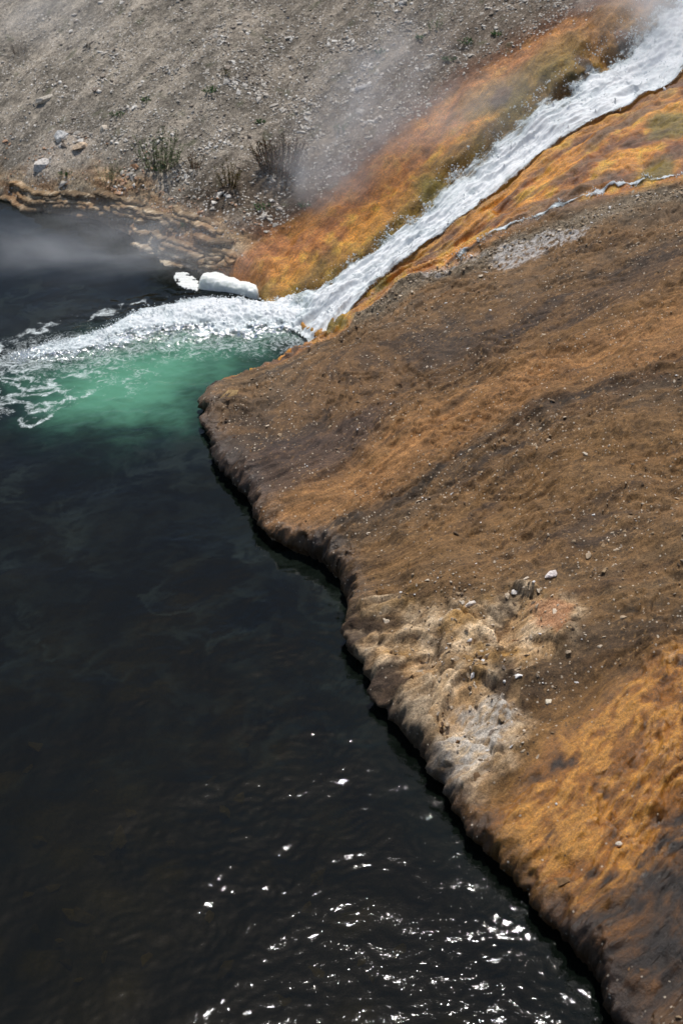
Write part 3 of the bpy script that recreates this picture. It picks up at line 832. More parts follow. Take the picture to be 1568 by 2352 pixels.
def river():
    xs = grid_axis(-4.2, 1.8, 0.0145, -60, 40); ys = grid_axis(3.7, 14.9, 0.016, -40, 60)
    X, Y = np.meshgrid(xs, ys)
    x, y = X.ravel(), Y.ravel()
    sd = -poly_sdf(x, y, river_poly)
    z = river_h(x, y)
    z = z - 0.0 * sd
    g = poly_sdf(x, y, green_poly) + 0.35 * fbm(x, y, 1.6, 4, 450)
    gm = sst(0.70, -0.75, g)
    wq = 0.22 * fbm(x, y, 2.2, 3, 454)
    cl = 0.55 * fbm(x + wq, (y + wq) * 2.2, 2.0, 6, 456, 0.70) + 0.30 * (ridged(x + wq, (y + wq) * 2.4, 3.0, 4, 458, 0.65) - 0.2)
    gcol = mixc(lin(20, 50, 42), lin(86, 142, 114), sst(-0.55, 0.5, 0.75 * cl + 1.0 * (gm - 0.62)))
    body = mixc(np.tile(lin(10, 15, 11), (len(x), 1)), gcol, gm)
    # faint veils of fine bubbles carried downstream
    sw = fbm(x + 0.5 * fbm(x, y, 0.8, 3, 460), y + 0.5 * fbm(x, y, 0.8, 3, 463), 1.3, 5, 466, 0.6)
    vx = x + 0.5 * sw + 0.10 * fbm(x, y, 4, 3, 468); vy = y + 0.5 * sw + 0.10 * fbm(x, y, 4, 3, 469)
    veil = sst(0.30, 0.85, ridged(vx, vy * 1.3, 1.7, 5, 470, 0.66)) * sst(4.5, 7.5, y) * (0.4 + 0.6 * sst(-0.1, 0.3, sw))
    body = mixc(body, lin(50, 58, 52), 0.36 * veil * (1 - gm))
    op = np.clip(0.42 + 0.5 * gm + 0.3 * veil + 0.35 * sst(8, 11, y) + 0.5 * sst(0.5, 0.1, sd), 0, 0.97)
    foam = np.zeros(len(x))
    wxx = x + 0.22 * fbm(x, y, 1.8, 3, 474); wyy = y + 0.22 * fbm(x, y, 1.8, 3, 478)
    web = ridged(wxx, wyy * 1.5, 2.4, 4, 480, 0.6)
    lz = sst(0.35, -0.35, poly_sdf(x, y, lace_poly) + 0.2 * fbm(x, y, 2.2, 3, 484))
    foam = np.maximum(foam, lz * (0.18 + 0.66 * sst(0.30, 0.75, web)))
    for q in strands:
        m = (np.abs(x - q[:, 0].mean()) < 1.5) & (np.abs(y - q[:, 1].mean()) < 1.5)
        d, s, a = polyline_dist(x[m] + 0.14 * fbm(x[m], y[m], 5, 3, 474), y[m] + 0.20 * fbm(x[m], y[m], 5, 3, 478), q)
        foam[m] = np.maximum(foam[m], (0.62 * np.exp(-(d / 0.07) ** 2) + 0.25 * np.exp(-(d / 0.2) ** 2)) * sst(-0.35, 0.25, fbm(x[m], y[m], 3.5, 3, 488)))
    foam = np.maximum(foam, sst(0.75, -0.20, poly_sdf(x, y, plume_poly) + 0.25 * fbm(x + wq, (y + wq) * 1.8, 3.0, 5, 482, 0.65)) * 0.80 * (0.55 + 0.45 * sst(0.1, 0.0, np.abs(x + 9)) + 0.45 * sst(11.9, 11.0, y)))
    lace = sst(0.22, 0.55, ridged(x + 0.25 * sw, y + 0.25 * sw, 2.2, 3, 486)) * gm * 0.62 * sst(0.2, -0.4, poly_sdf(x, y, green_poly) + 0.3)
    foam = np.maximum(foam, lace)
    chop = 0.30 + 0.55 * sst(-1.6, 1.2, x - 0.1 * (y - 5)) * sst(11, 6, y) + 0.10 * sst(11.5, 13, y) 
    keep = (sd > -0.16)
    o = mesh_from_grid('river', X, Y, z.reshape(X.shape), keep.reshape(X.shape), MAT_WATER,
                       {'body': ('FLOAT_COLOR', body), 'opacity': ('FLOAT', op), 'foam': ('FLOAT', foam), 'chop': ('FLOAT', chop)})
    return tag(o, 'dark clear river turning milky green below the cascade', kind='structure')
water = river()

# ------------------------------------------------------------------ white water
def foam_material(name, sc=26, lo=-0.20, hi=0.45, tint=(0.95, 0.97, 0.97)):
    """broken white water: foam where the field is high, glassy water with holes where it is low"""
    m, nt, out = new_mat(name)
    geo = node(nt, 'ShaderNodeNewGeometry')
    f = attr(nt, 'foam'); fl = attr(nt, 'flow')
    n1 = noise(nt, fl.outputs['Vector'], 1.0, 5, 0.68, 0.5)
    n2 = noise(nt, geo.outputs['Position'], sc, 5, 0.72, 0.8)
    nn = math_n(nt, 'ADD', math_n(nt, 'MULTIPLY_ADD', n1.outputs['Fac'], 1.9, -0.95), math_n(nt, 'MULTIPLY_ADD', n2.outputs['Fac'], 0.8, -0.4))
    v = math_n(nt, 'ADD', f.outputs['Fac'], nn)
    white = maprange(nt, v, 0.20, 0.85, 0, 1)
    solid = maprange(nt, v, lo, hi, 0, 1)
    wcol = node(nt, 'ShaderNodeMix', data_type='RGBA')
    wcol.inputs[6].default_value = (0.62, 0.70, 0.71, 1); wcol.inputs[7].default_value = (*tint, 1)
    ln(nt, maprange(nt, v, 0.35, 1.55, 0, 1), wcol.inputs[0])
    b = node(nt, 'ShaderNodeBsdfPrincipled')
    ln(nt, wcol.outputs[2], b.inputs['Base Color'])
    b.inputs['Roughness'].default_value = 0.45
    b.inputs['Specular IOR Level'].default_value = 0.3
    b.inputs['Subsurface Weight'].default_value = 0.0
    bp = node(nt, 'ShaderNodeBump'); bp.inputs['Strength'].default_value = 0.3; bp.inputs['Distance'].default_value = 0.02
    ln(nt, nn, bp.inputs['Height']); ln(nt, bp.outputs[0], b.inputs['Normal'])
    tl = node(nt, 'ShaderNodeBsdfTranslucent'); tl.inputs['Color'].default_value = (0.94, 0.96, 0.96, 1)
    bt = node(nt, 'ShaderNodeMixShader'); bt.inputs[0].default_value = 0.20
    ln(nt, b.outputs[0], bt.inputs[1]); ln(nt, tl.outputs[0], bt.inputs[2])
    gl = node(nt, 'ShaderNodeBsdfGlossy'); gl.inputs['Roughness'].default_value = 0.12; ln(nt, bp.outputs[0], gl.inputs['Normal'])
    tr = node(nt, 'ShaderNodeBsdfTransparent'); tr.inputs['Color'].default_value = (0.82, 0.86, 0.84, 1)
    fr = node(nt, 'ShaderNodeFresnel'); fr.inputs['IOR'].default_value = 1.33
    glass = node(nt, 'ShaderNodeMixShader'); ln(nt, fr.outputs[0], glass.inputs[0]); ln(nt, tr.outputs[0], glass.inputs[1]); ln(nt, gl.outputs[0], glass.inputs[2])
    wmix = node(nt, 'ShaderNodeMixShader'); ln(nt, white, wmix.inputs[0]); ln(nt, glass.outputs[0], wmix.inputs[1]); ln(nt, bt.outputs[0], wmix.inputs[2])
    tr2 = node(nt, 'ShaderNodeBsdfTransparent')
    fin = node(nt, 'ShaderNodeMixShader'); ln(nt, solid, fin.inputs[0]); ln(nt, tr2.outputs[0], fin.inputs[1]); ln(nt, wmix.outputs[0], fin.inputs[2])
    ln(nt, fin.outputs[0], out.inputs[0])
    return m
MAT_FOAM = foam_material('white_water')

def strip_mesh(name, A, B, na, nb, mat, hfun, ffun, fs=(3.2, 16)):
    """white water between two edge lines; hfun(x, y, a, b) lifts it above the ground below, ffun gives the foam field"""
    P = resample(A, na); Q = resample(B, na)
    bb = np.linspace(-0.06, 1.06, nb)
    X = P[:, None, 0] + (Q - P)[:, None, 0] * bb[None]; Y = P[:, None, 1] + (Q - P)[:, None, 1] * bb[None]
    a = np.repeat(np.linspace(0, 1, na), nb); b = np.tile(bb, na)
    x, y = X.ravel(), Y.ravel()
    Z = hfun(x, y, a, b)
    length = np.hypot(*(P[1:] - P[:-1]).T).sum()
    wid = np.repeat(np.hypot(*(Q - P).T), nb)
    fl = np.stack([a * length * fs[0], (b - 0.5) * wid * fs[1], np.zeros(len(x))], 1)
    return mesh_from_grid(name, X, Y, Z.reshape(X.shape), np.ones(X.shape, bool), mat, {'foam': ('FLOAT', ffun(x, y, a, b)), 'flow': ('FLOAT_VECTOR', fl)}), (x, y, Z, a, b)

def cas_h(x, y, a, b):
    h0, _ = H0(x, y)
    g, F = H(x, y, False)
    hs = 0.55 * np.maximum(h0, -0.0) + 0.45 * np.maximum(g + 0.085, 0)
    hs = hs * sst(-0.03, 0.10, a)
    core = np.sin(np.pi * np.clip(b, 0, 1)) ** 0.6
    L = a * 6.0
    w = (b - 0.5)
    tur = 0.042 * ridged(L * 1.5 + 0.4 * pn(x * 3, y * 3, 33), w * 5.0, 1.0, 3, 500) + 0.034 * fbm(L * 3.2 + 0.3 * pn(x * 5, y * 5, 34), w * 9.0, 1.0, 4, 505, 0.6) + 0.008 * fbm(x, y, 24, 2, 510)
    # the stream drops over sills
    sill = 0.05 * np.sin(L * 3.1 + 2 * pn(x * 1.4, y * 1.4, 35)) * core
    mouth = sst(0.10, 0.0, a)
    return hs + core * (0.035 + tur * (1 + 0.9 * sst(0.25, 0.03, a))) + sill + 0.02 * mouth - 0.10 * sst(0.02, -0.06, b) - 0.10 * sst(0.98, 1.06, b)

def cas_f(x, y, a, b):
    edge = np.minimum(sst(-0.04, 0.42, b + 0.32 * fbm(x, y, 5, 4, 520, 0.6)), sst(1.05, 0.88, b + 0.07 * fbm(x, y, 6, 4, 524)))
    # on the left of the middle reach the water is thinner and shows the mat
    thin = sst(0.60, 0.15, b + 0.14 * fbm(x, y, 3, 3, 528)) * sst(0.10, 0.26, a) * sst(0.72, 0.55, a)
    return -0.50 + edge * 1.75 - 0.95 * thin + 0.55 * fbm(x, y, 3.5, 4, 532, 0.6) - 0.35 * sst(0.05, 0.0, a)
cascade, CAS = strip_mesh('cascade', cas_L, cas_R, 620, 110, MAT_FOAM, cas_h, cas_f)
tag(cascade, 'white foaming cascade rushing down the orange channel into the river', kind='structure')

def plume_h(x, y, a, b):
    core = np.sin(np.pi * np.clip(b, 0, 1)) ** 0.7 * sst(0.0, 0.10, 1.04 - a)
    big = 0.07 * sst(0.9, 0.1, a) * np.exp(-((b - 0.35) / 0.3) ** 2)
    return river_h(x, y) + 0.004 + core * (big + 0.042 * fbm(x, y, 4.5, 4, 540, 0.62) + 0.024 * ridged(x, y * 1.2, 6, 3, 544) * sst(1.0, 0.3, a) + 0.016 * fbm(x, y, 26, 2, 548) + 0.03) - 0.05 * (1 - core) ** 3

def plume_f(x, y, a, b):
    edge = np.minimum(sst(-0.06, 0.26, b + 0.16 * fbm(x, y, 4, 4, 552)), sst(1.12, 0.42, b + 0.26 * fbm(x, y, 3.5, 4, 556)))
    return edge * (1.85 - 0.95 * a ** 1.5) - 0.34 + 0.50 * fbm(x + 0.15 * fbm(x, y, 4, 2, 562), y * 1.5, 3.2, 5, 560, 0.62) - 0.4 * sst(0.9, 1.04, a)
pl_t = smooth_poly(lvl(plume_top), 6); pl_b = smooth_poly(lvl(plume_bot), 6)
plume, PLU = strip_mesh('foam_plume', pl_t, pl_b, 420, 120, MAT_FOAM, plume_h, plume_f, (5, 9))
tag(plume, 'churning white plume where the cascade enters the river', kind='stuff')

nrm = np.gradient(rivulet, axis=0); nrm /= np.hypot(*nrm.T)[:, None]
nrm = np.stack([-nrm[:, 1], nrm[:, 0]], 1)
wv = 0.040 + 0.024 * np.sin(np.arange(len(rivulet)) * 0.9) * np.sin(np.arange(len(rivulet)) * 0.37)
wv = wv[:, None]
riv_o, RIV = strip_mesh('rivulet', rivulet + nrm * wv, rivulet - nrm * wv, 420, 14, MAT_FOAM,
    lambda x, y, a, b: H(x, y, True)[0] + 0.010 * np.sin(np.pi * np.clip(b, 0, 1)) + 0.012 * fbm(x, y, 22, 3, 570) - 0.03 * (np.abs(b - .5) > .5),
    lambda x, y, a, b: 1.35 * np.sin(np.pi * np.clip(b, 0, 1)) - 0.68 + 1.1 * fbm(a * 18, b * 1.5, 1.0, 4, 574))
tag(riv_o, 'thin broken white rivulet trickling over the orange mat', kind='structure')
#--PART3--
# ------------------------------------------------------------------ foam lying on the water
def solid_foam_material():
    m, nt, out = new_mat('settled_foam')
    geo = node(nt, 'ShaderNodeNewGeometry')
    n1 = noise(nt, geo.outputs['Position'], 38, 6, 0.75)
    b = node(nt, 'ShaderNodeBsdfPrincipled')
    mx = node(nt, 'ShaderNodeMix', data_type='RGBA')
    mx.inputs[6].default_value = (0.80, 0.82, 0.74, 1); mx.inputs[7].default_value = (0.93, 0.94, 0.89, 1)
    ln(nt, maprange(nt, n1.outputs['Fac'], 0.35, 0.65, 0, 1), mx.inputs[0])
    ln(nt, mx.outputs[2], b.inputs['Base Color'])
    b.inputs['Roughness'].default_value = 0.8
    b.inputs['Specular IOR Level'].default_value = 0.15
    b.inputs['Subsurface Weight'].default_value = 0.35
    b.inputs['Subsurface Radius'].default_value = (0.05, 0.05, 0.045)
    b.inputs['Subsurface Scale'].default_value = 1.0
    bp = node(nt, 'ShaderNodeBump'); bp.inputs['Strength'].default_value = 0.35; bp.inputs['Distance'].default_value = 0.01
    ln(nt, n1.outputs['Fac'], bp.inputs['Height']); ln(nt, bp.outputs[0], b.inputs['Normal'])
    ln(nt, b.outputs[0], out.inputs[0])
    return m
MAT_SUDS = solid_foam_material()

def foam_block():
    """a long rounded bank of foam: a swept cross-section along its back line"""
    base = smooth_poly(lvl([(452, 668), (480, 672), (520, 675), (558, 683), (598, 694)]), 8)
    back = smooth_poly(lvl([(462, 654), (490, 648), (525, 650), (560, 662), (596, 676)], 0.0), 8)
    n, mseg = 90, 26
    A = resample(base, n); B = resample(back, n)
    verts, faces = [], []
    for i in range(n):
        t = i / (n - 1)
        end = min(1, (min(t, 1 - t) / 0.06)) ** 0.5 if 0 < t < 1 else 0.02
        hgt = (0.125 - 0.03 * t + 0.012 * math.sin(t * 9)) * end
        for j in range(mseg):
            a = math.pi * j / (mseg - 1)
            c = 0.5 - 0.5 * math.copysign(abs(math.cos(a)) ** 0.6, math.cos(a))
            w = 0.5 + (c - 0.5) * (0.3 + 0.7 * end)
            p = A[i] * (1 - w) + B[i] * w
            verts.append([p[0], p[1], -0.03 + (hgt + 0.03) * (math.sin(a) ** 0.55 if 0 < j < mseg - 1 else 0)])
    V = np.array(verts)
    nz = fbm(V[:, 0], V[:, 1] + V[:, 2], 9, 4, 600)
    V[:, 2] += 0.032 * nz * (V[:, 2] > 0.02); V[:, 1] += 0.016 * fbm(V[:, 0], V[:, 2] * 2, 12, 3, 606)
    for i in range(n - 1):
        for j in range(mseg - 1):
            a = i * mseg + j
            faces.append((a, a + mseg, a + mseg + 1, a + 1))
    o = link_mesh('foam_mound', V, faces, MAT_SUDS, smooth=True)
    return tag(o, 'thick creamy white mound of foam piled against the orange rock by the cascade mouth', 'foam')
foam_block()

def foam_patch(name, px, label, seed, thr=0.0, scale=10):
    poly = lvl(px)
    P = np.array(poly); x0, y0 = P.min(0) - 0.05; x1, y1 = P.max(0) + 0.05
    st = 0.008
    X, Y = np.meshgrid(np.arange(x0, x1, st), np.arange(y0, y1, st))
    sd = poly_sdf(X, Y, poly) + 0.03 * fbm(X, Y, 9, 3, seed)
    hole = ridged(X * 0.8, Y * 1.6, scale, 3, seed + 4)
    keep = (sd < 0) & (hole > thr - 0.6 * sst(-0.02, -0.10, sd))
    Z = river_h(X.ravel(), Y.ravel()).reshape(X.shape) + 0.008 + 0.010 * np.clip(hole, 0, 1)
    o = mesh_from_grid(name, X, Y, Z, keep, MAT_SUDS, {})
    so = o.modifiers.new('thick', 'SOLIDIFY'); so.thickness = 0.006
    return tag(o, label, 'foam')
foam_patch('foam_patch', [(396, 640), (405, 628), (432, 626), (448, 642), (462, 662), (452, 674), (430, 668), (410, 660)],
           'flat lacy raft of white foam floating beside the thick foam mound', 610, 0.05)

# ------------------------------------------------------------------ spray: drops thrown up along the white water
def spray(name, src, n, thr, lift, label, seed, size):
    x, y, z, a, b = src
    r = np.random.default_rng(seed)
    w = (np.exp(-(np.minimum(np.abs(b), np.abs(1 - b)) / 0.12) ** 2) + 0.2) * np.clip(fbm(x, y, 5, 3, seed % 40) - 0.02, 0, 1)
    w = w / w.sum()
    k = r.choice(len(x), n, p=w)
    octv = np.array([[1, 0, 0], [-1, 0, 0], [0, 1, 0], [0, -1, 0], [0, 0, 1], [0, 0, -1]], float)
    octf = np.array([[0, 2, 4], [2, 1, 4], [1, 3, 4], [3, 0, 4], [2, 0, 5], [1, 2, 5], [3, 1, 5], [0, 3, 5]])
    # drops gather in jets, not evenly
    clump = fbm(x[k], y[k], 7, 2, seed % 50)
    up = np.abs(r.normal(0, 1, n)) * lift * np.clip(0.4 + 2.2 * clump, 0.1, 2.0)
    s = size * r.lognormal(0, 0.45, n)
    off = r.normal(0, 0.018, (n, 2))
    base = np.stack([x[k] + off[:, 0], y[k] + off[:, 1], z[k] + up + 0.3 * size], 1)
    st = r.uniform(0.7, 2.0, n)
    V = base[:, None] + octv[None] * s[:, None, None] * np.stack([np.ones(n), np.ones(n), st], 1)[:, None]
    Fc = (octf[None] + (np.arange(n) * 6)[:, None, None]).reshape(-1, 3)
    me = bpy.data.meshes.new(name)
    co = V.reshape(-1, 3).astype(f32)
    me.vertices.add(len(co)); me.vertices.foreach_set('co', co.ravel())
    me.loops.add(Fc.size); me.loops.foreach_set('vertex_index', Fc.ravel().astype(np.int32))
    me.polygons.add(len(Fc)); me.polygons.foreach_set('loop_start', np.arange(0, Fc.size, 3, dtype=np.int32))
    me.polygons.foreach_set('use_smooth', np.ones(len(Fc), bool))
    me.update(calc_edges=True)
    me.materials.append(MAT_DROP)
    o = bpy.data.objects.new(name, me); COL.objects.link(o)
    return tag(o, label, kind='stuff')
MAT_DROP, nt, out = new_mat('spray_drops')
b = node(nt, 'ShaderNodeBsdfPrincipled'); b.inputs['Base Color'].default_value = (0.9, 0.93, 0.93, 1); b.inputs['Roughness'].default_value = 0.3
geo = node(nt, 'ShaderNodeNewGeometry'); n1 = noise(nt, geo.outputs['Position'], 30, 2)
ln(nt, maprange(nt, n1.outputs['Fac'], 0.3, 0.7, 0.2, 0.5), b.inputs['Roughness'])
tl = node(nt, 'ShaderNodeBsdfTranslucent'); tl.inputs['Color'].default_value = (0.9, 0.93, 0.93, 1)
mx = node(nt, 'ShaderNodeMixShader'); mx.inputs[0].default_value = 0.4
ln(nt, b.outputs[0], mx.inputs[1]); ln(nt, tl.outputs[0], mx.inputs[2]); ln(nt, mx.outputs[0], out.inputs[0])
def splash(name, src, n, label, seed, size, side):
    """ragged tongues of froth torn off the surface"""
    x, y, z, a, b = src
    r = np.random.default_rng(seed)
    w = (np.exp(-((b - side) / 0.10) ** 2) * 1.0 + 0.10 * (b > 0) * (b < 1)) * np.clip(fbm(x, y, 6, 3, seed % 40) + 0.02, 0, 1) ** 1.5
    w = w / w.sum()
    k = r.choice(len(x), n, p=w)
    bm = bmesh.new(); bmesh.ops.create_icosphere(bm, subdivisions=1, radius=1.0)
    sv = np.array([v.co[:] for v in bm.verts]); sf = np.array([[v.index for v in f.verts] for f in bm.faces]); bm.free()
    s = size * r.lognormal(0, 0.4, n)
    st = np.stack([r.uniform(0.7, 1.3, n), r.uniform(0.7, 1.3, n), r.uniform(0.6, 1.5, n)], 1)
    V = sv[None] * s[:, None, None] * st[:, None] * r.uniform(0.85, 1.15, (n, len(sv), 1))
    lean_ = r.normal(0, 0.25, (n, 2))
    V[:, :, 0] += V[:, :, 2] * lean_[:, None, 0]; V[:, :, 1] += V[:, :, 2] * lean_[:, None, 1]
    V += np.stack([x[k] + r.normal(0, .012, n), y[k] + r.normal(0, .012, n), z[k] + s * r.uniform(-0.3, 2.5, n)], 1)[:, None]
    Fc = (sf[None] + (np.arange(n) * len(sv))[:, None, None]).reshape(-1, 3)
    me = bpy.data.meshes.new(name)
    co = V.reshape(-1, 3).astype(f32)
    me.vertices.add(len(co)); me.vertices.foreach_set('co', co.ravel())
    me.loops.add(Fc.size); me.loops.foreach_set('vertex_index', Fc.ravel().astype(np.int32))
    me.polygons.add(len(Fc)); me.polygons.foreach_set('loop_start', np.arange(0, Fc.size, 3, dtype=np.int32))
    me.polygons.foreach_set('use_smooth', np.ones(len(Fc), bool))
    me.update(calc_edges=True); me.materials.append(MAT_DROP)
    o = bpy.data.objects.new(name, me); COL.objects.link(o)
    return tag(o, label, kind='stuff')
splash('cascade_froth', CAS, 5000, 'ragged froth torn off the edge of the cascade', 81, 0.0042, 0.30)
splash('plume_froth', PLU, 1800, 'ragged froth along the far edge of the churning plume', 82, 0.0042, 0.18)
spray('cascade_spray', CAS, 2600, 0, 0.035, 'fine white drops thrown up along the cascade', 71, 0.0024)
spray('plume_spray', PLU, 1500, 0, 0.030, 'fine white drops over the churning plume', 72, 0.0034)
spray('rivulet_spray', RIV, 900, 0, 0.008, 'small white drops along the thin rivulet', 73, 0.0040)

# ------------------------------------------------------------------ stones
def stone_mesh(name, seed, flat=0.6, npt=13, mat=None):
    r = random.Random(seed)
    bm = bmesh.new()
    for _ in range(npt):
        v = Vector((r.gauss(0, 1), r.gauss(0, 1), r.gauss(0, 1))).normalized()
        v = Vector((v.x * r.uniform(0.8, 1.1), v.y * 0.75 * r.uniform(0.8, 1.1), v.z * flat))
        bm.verts.new(v)
    res = bmesh.ops.convex_hull(bm, input=bm.verts)
    bmesh.ops.delete(bm, geom=[g for g in res['geom_interior'] if isinstance(g, bmesh.types.BMVert)], context='VERTS')
    me = bpy.data.meshes.new(name)
    bm.to_mesh(me); bm.free()
    if mat: me.materials.append(mat)
    return me
STONES = [stone_mesh('stone', 100 + i, 0.26 + 0.04 * (i % 6), 12 + i % 3, MAT_STONE) for i in range(14)]
STONE_V = [(np.array([v.co[:] for v in m.vertices]), np.array([list(p.vertices) for p in m.polygons if len(p.vertices) == 3])) for m in STONES]

def rot_mats(ax, ay, az):
    return np.array((Matrix.Rotation(az, 3, 'Z') @ Matrix.Rotation(ay, 3, 'Y') @ Matrix.Rotation(ax, 3, 'X')))

def scatter(parent, xs, ys, sizes, cols, tilt, name, n_single, seed, sink=0.35):
    """the largest n_single stones as pieces of their own, the rest joined as rubble"""
    r = random.Random(seed)
    z, F = H(xs, ys)
    e = 0.03
    hx = (H(xs + e, ys, False)[0] - H(xs - e, ys, False)[0]) / (2 * e)
    hy = (H(xs, ys + e, False)[0] - H(xs, ys - e, False)[0]) / (2 * e)
    dist = np.sqrt(xs ** 2 + ys ** 2 + (CAM_Z - z) ** 2)
    order = np.argsort(-sizes / dist)
    VV, FF, CC, off = [], [], [], 0
    for rank, k in enumerate(order):
        mi = r.randrange(len(STONES))
        sc = sizes[k] * np.array([1, r.uniform(0.6, 1.0), r.uniform(0.6, 1.1)])
        rx = math.atan(np.clip(hy[k], -1, 1)) + r.gauss(0, tilt); ry = -math.atan(np.clip(hx[k], -1, 1)) + r.gauss(0, tilt); rz = r.uniform(0, 6.28)
        loc = (xs[k], ys[k], z[k] + sizes[k] * (0.42 - sink))
        if rank < n_single:
            o = bpy.data.objects.new(name, STONES[mi])
            o.location = loc
            o.rotation_euler = (Matrix.Rotation(rx, 3, 'X') @ Matrix.Rotation(ry, 3, 'Y') @ Matrix.Rotation(rz, 3, 'Z')).to_euler()
            o.scale = sc
            o.color = (*cols[k], 1)
            o.parent = parent
            COL.objects.link(o)
        else:
            v, fc = STONE_V[mi]
            M = np.array(Matrix.Rotation(rx, 3, 'X') @ Matrix.Rotation(ry, 3, 'Y') @ Matrix.Rotation(rz, 3, 'Z'))
            w = (v * sc) @ M.T + np.array(loc)
            VV.append(w); FF.append(fc + off); CC.append(np.tile(cols[k], (len(w), 1))); off += len(w)
    if VV:
        V = np.concatenate(VV); Fc = np.concatenate(FF); C = np.concatenate(CC)
        me = bpy.data.meshes.new('rubble')
        me.vertices.add(len(V)); me.vertices.foreach_set('co', V.astype(f32).ravel())
        me.loops.add(Fc.size); me.loops.foreach_set('vertex_index', Fc.ravel().astype(np.int32))
        me.polygons.add(len(Fc)); me.polygons.foreach_set('loop_start', np.arange(0, Fc.size, 3, dtype=np.int32))
        me.update(calc_edges=True)
        at = me.attributes.new('tint', 'FLOAT_COLOR', 'POINT')
        at.data.foreach_set('color', np.concatenate([C, np.ones((len(C), 1))], 1).astype(f32).ravel())
        me.materials.append(MAT_RUBBLE)
        o = bpy.data.objects.new('rubble', me); COL.objects.link(o); o.parent = parent
        o['kind'] = 'stuff'

def hill_stones():
    r = np.random.default_rng(31)
    n = 90000
    x = r.uniform(-5.2, 3.6, n); y = r.uniform(12.0, 18.8, n)
    h0, sd = H0(x, y)
    d, s, _ = polyline_dist(x, y, cas_line[::3])
    oe, os_, _ = polyline_dist(x, y, orange_edge[::2])
    out = oe * os_                                             # distance beyond the orange mat
    # density: thick in the middle of the slope, thin high on the left
    den = 0.22 + 0.9 * np.exp(-((x + 1.2) / 1.7) ** 2 - ((y - 14.6) / 1.5) ** 2) + 0.35 * sst(-1.5, 0.5, x)
    den *= 0.35 + 1.1 * sst(-0.15, 0.35, fbm(x, y, 1.6, 3, 620)) 
    ok = (sd > 0.12) & (out > 0.03) & (d * s > 0) & (r.uniform(0, 1, n) < den * sst(0.0, 0.35, out + 0.1)) & (0.24 * (y + 1.5) > np.abs(x) - 0.7)
    x, y, sd = x[ok][:15000], y[ok][:15000], sd[ok][:15000]
    m = len(x)
    big = sst(-0.1, 0.4, fbm(x, y, 2.2, 2, 626))
    sz = 0.0165 * r.lognormal(0, 0.42, m) * (0.7 + 0.8 * big)
    sz = np.minimum(sz, 0.065)
    shade = r.normal(0, 0.16, m)
    c = mixc(np.tile(lin(178, 170, 158), (m, 1)), lin(216, 210, 200), sst(0, 0.25, shade))
    c = mixc(c, lin(120, 106, 92), 0.8 * (r.uniform(0, 1, m) < 0.22))
    c = mixc(c, lin(182, 130, 88), 0.7 * (r.uniform(0, 1, m) < 0.6 * sst(0.7, 0.3, sd)))
    scatter(hill, x, y, sz, c, 0.25, 'stone', 300, 5)
hill_stones()

def bank_chips():
    r = np.random.default_rng(41)
    n = 160000
    x = r.uniform(-1.4, 4.2, n); y = r.uniform(4.0, 15.0, n)
    sd = poly_sdf(x, y, river_poly)
    d, s, _ = polyline_dist(x, y, cas_line[::3])
    t = flow_t(x, y)
    vis = (np.abs(x) < 0.27 * (y * 0.82 + 3.6))
    gd, _, _ = polyline_dist(x, y, gravel_line[::2])
    rk = sst(0.25, -0.1, poly_sdf(x, y, rock_poly))
    gold = sst(0.2, -0.1, poly_sdf(x, y, gold_poly))
    strp = np.exp(-((t - STREAM_T[6] + 0.12) / 0.16) ** 2) + np.exp(-((t - STREAM_T[3] + 0.05) / 0.2) ** 2) + 0.8 * np.exp(-((t - STREAM_T[8]) / 0.35) ** 2)
    den = 0.03 + 1.1 * np.exp(-(gd / 0.13) ** 2) + 0.10 * rk + 0.30 * strp * sst(-0.1, 0.3, fbm(x, y, 2.6, 3, 640))
    den *= (1 - 0.93 * gold) * sst(STREAM_T[1] + 0.02, STREAM_T[1] - 0.1, t) * (1 - 0.85 * np.exp(-((t - STREAM_T[5]) / 0.22) ** 2))
    ok = (sd > 0.08) & (d * s < -0.05) & vis & (r.uniform(0, 1, n) < den)
    x, y, rk, gd = x[ok][:9000], y[ok][:9000], rk[ok][:9000], gd[ok][:9000]
    m = len(x)
    sz = np.minimum(0.0085 * r.lognormal(0, 0.5, m) * (1 + 0.4 * rk), 0.034)
    c = mixc(np.tile(lin(148, 124, 94), (m, 1)), lin(206, 190, 168), (r.uniform(0, 1, m) ** 1.5))
    c = mixc(c, lin(232, 228, 222), 0.9 * (r.uniform(0, 1, m) < 0.08))
    c = mixc(c, lin(96, 78, 60), 0.9 * (r.uniform(0, 1, m) < 0.25))
    scatter(bank, x, y, sz, c, 0.3, 'stone', 300, 6, 0.30)
bank_chips()

def rim_crust():
    r = np.random.default_rng(61)
    P = resample(np.array(smooth_poly(near_shore[6:], 6)), 400)
    k = r.integers(5, 395, 110)
    tg_ = P[np.minimum(k + 2, 399)] - P[np.maximum(k - 2, 0)]
    tg_ /= np.hypot(*tg_.T)[:, None]
    nn_ = np.stack([-tg_[:, 1], tg_[:, 0]], 1)
    tst = poly_sdf(P[k, 0] + 0.1 * nn_[:, 0], P[k, 1] + 0.1 * nn_[:, 1], river_poly)
    nn_ = np.where((tst < 0)[:, None], -nn_, nn_)
    q = P[k] + nn_ * r.uniform(0.02, 0.16, 110)[:, None]
    sz = 0.020 * r.lognormal(0, 0.45, 110)
    c = mixc(np.tile(lin(74, 56, 42), (110, 1)), lin(128, 98, 66), r.uniform(0, 1, 110))
    scatter(bank, q[:, 0], q[:, 1], np.minimum(sz, 0.06), c, 0.45, 'crust_piece', 110, 8, 0.34)
rim_crust()

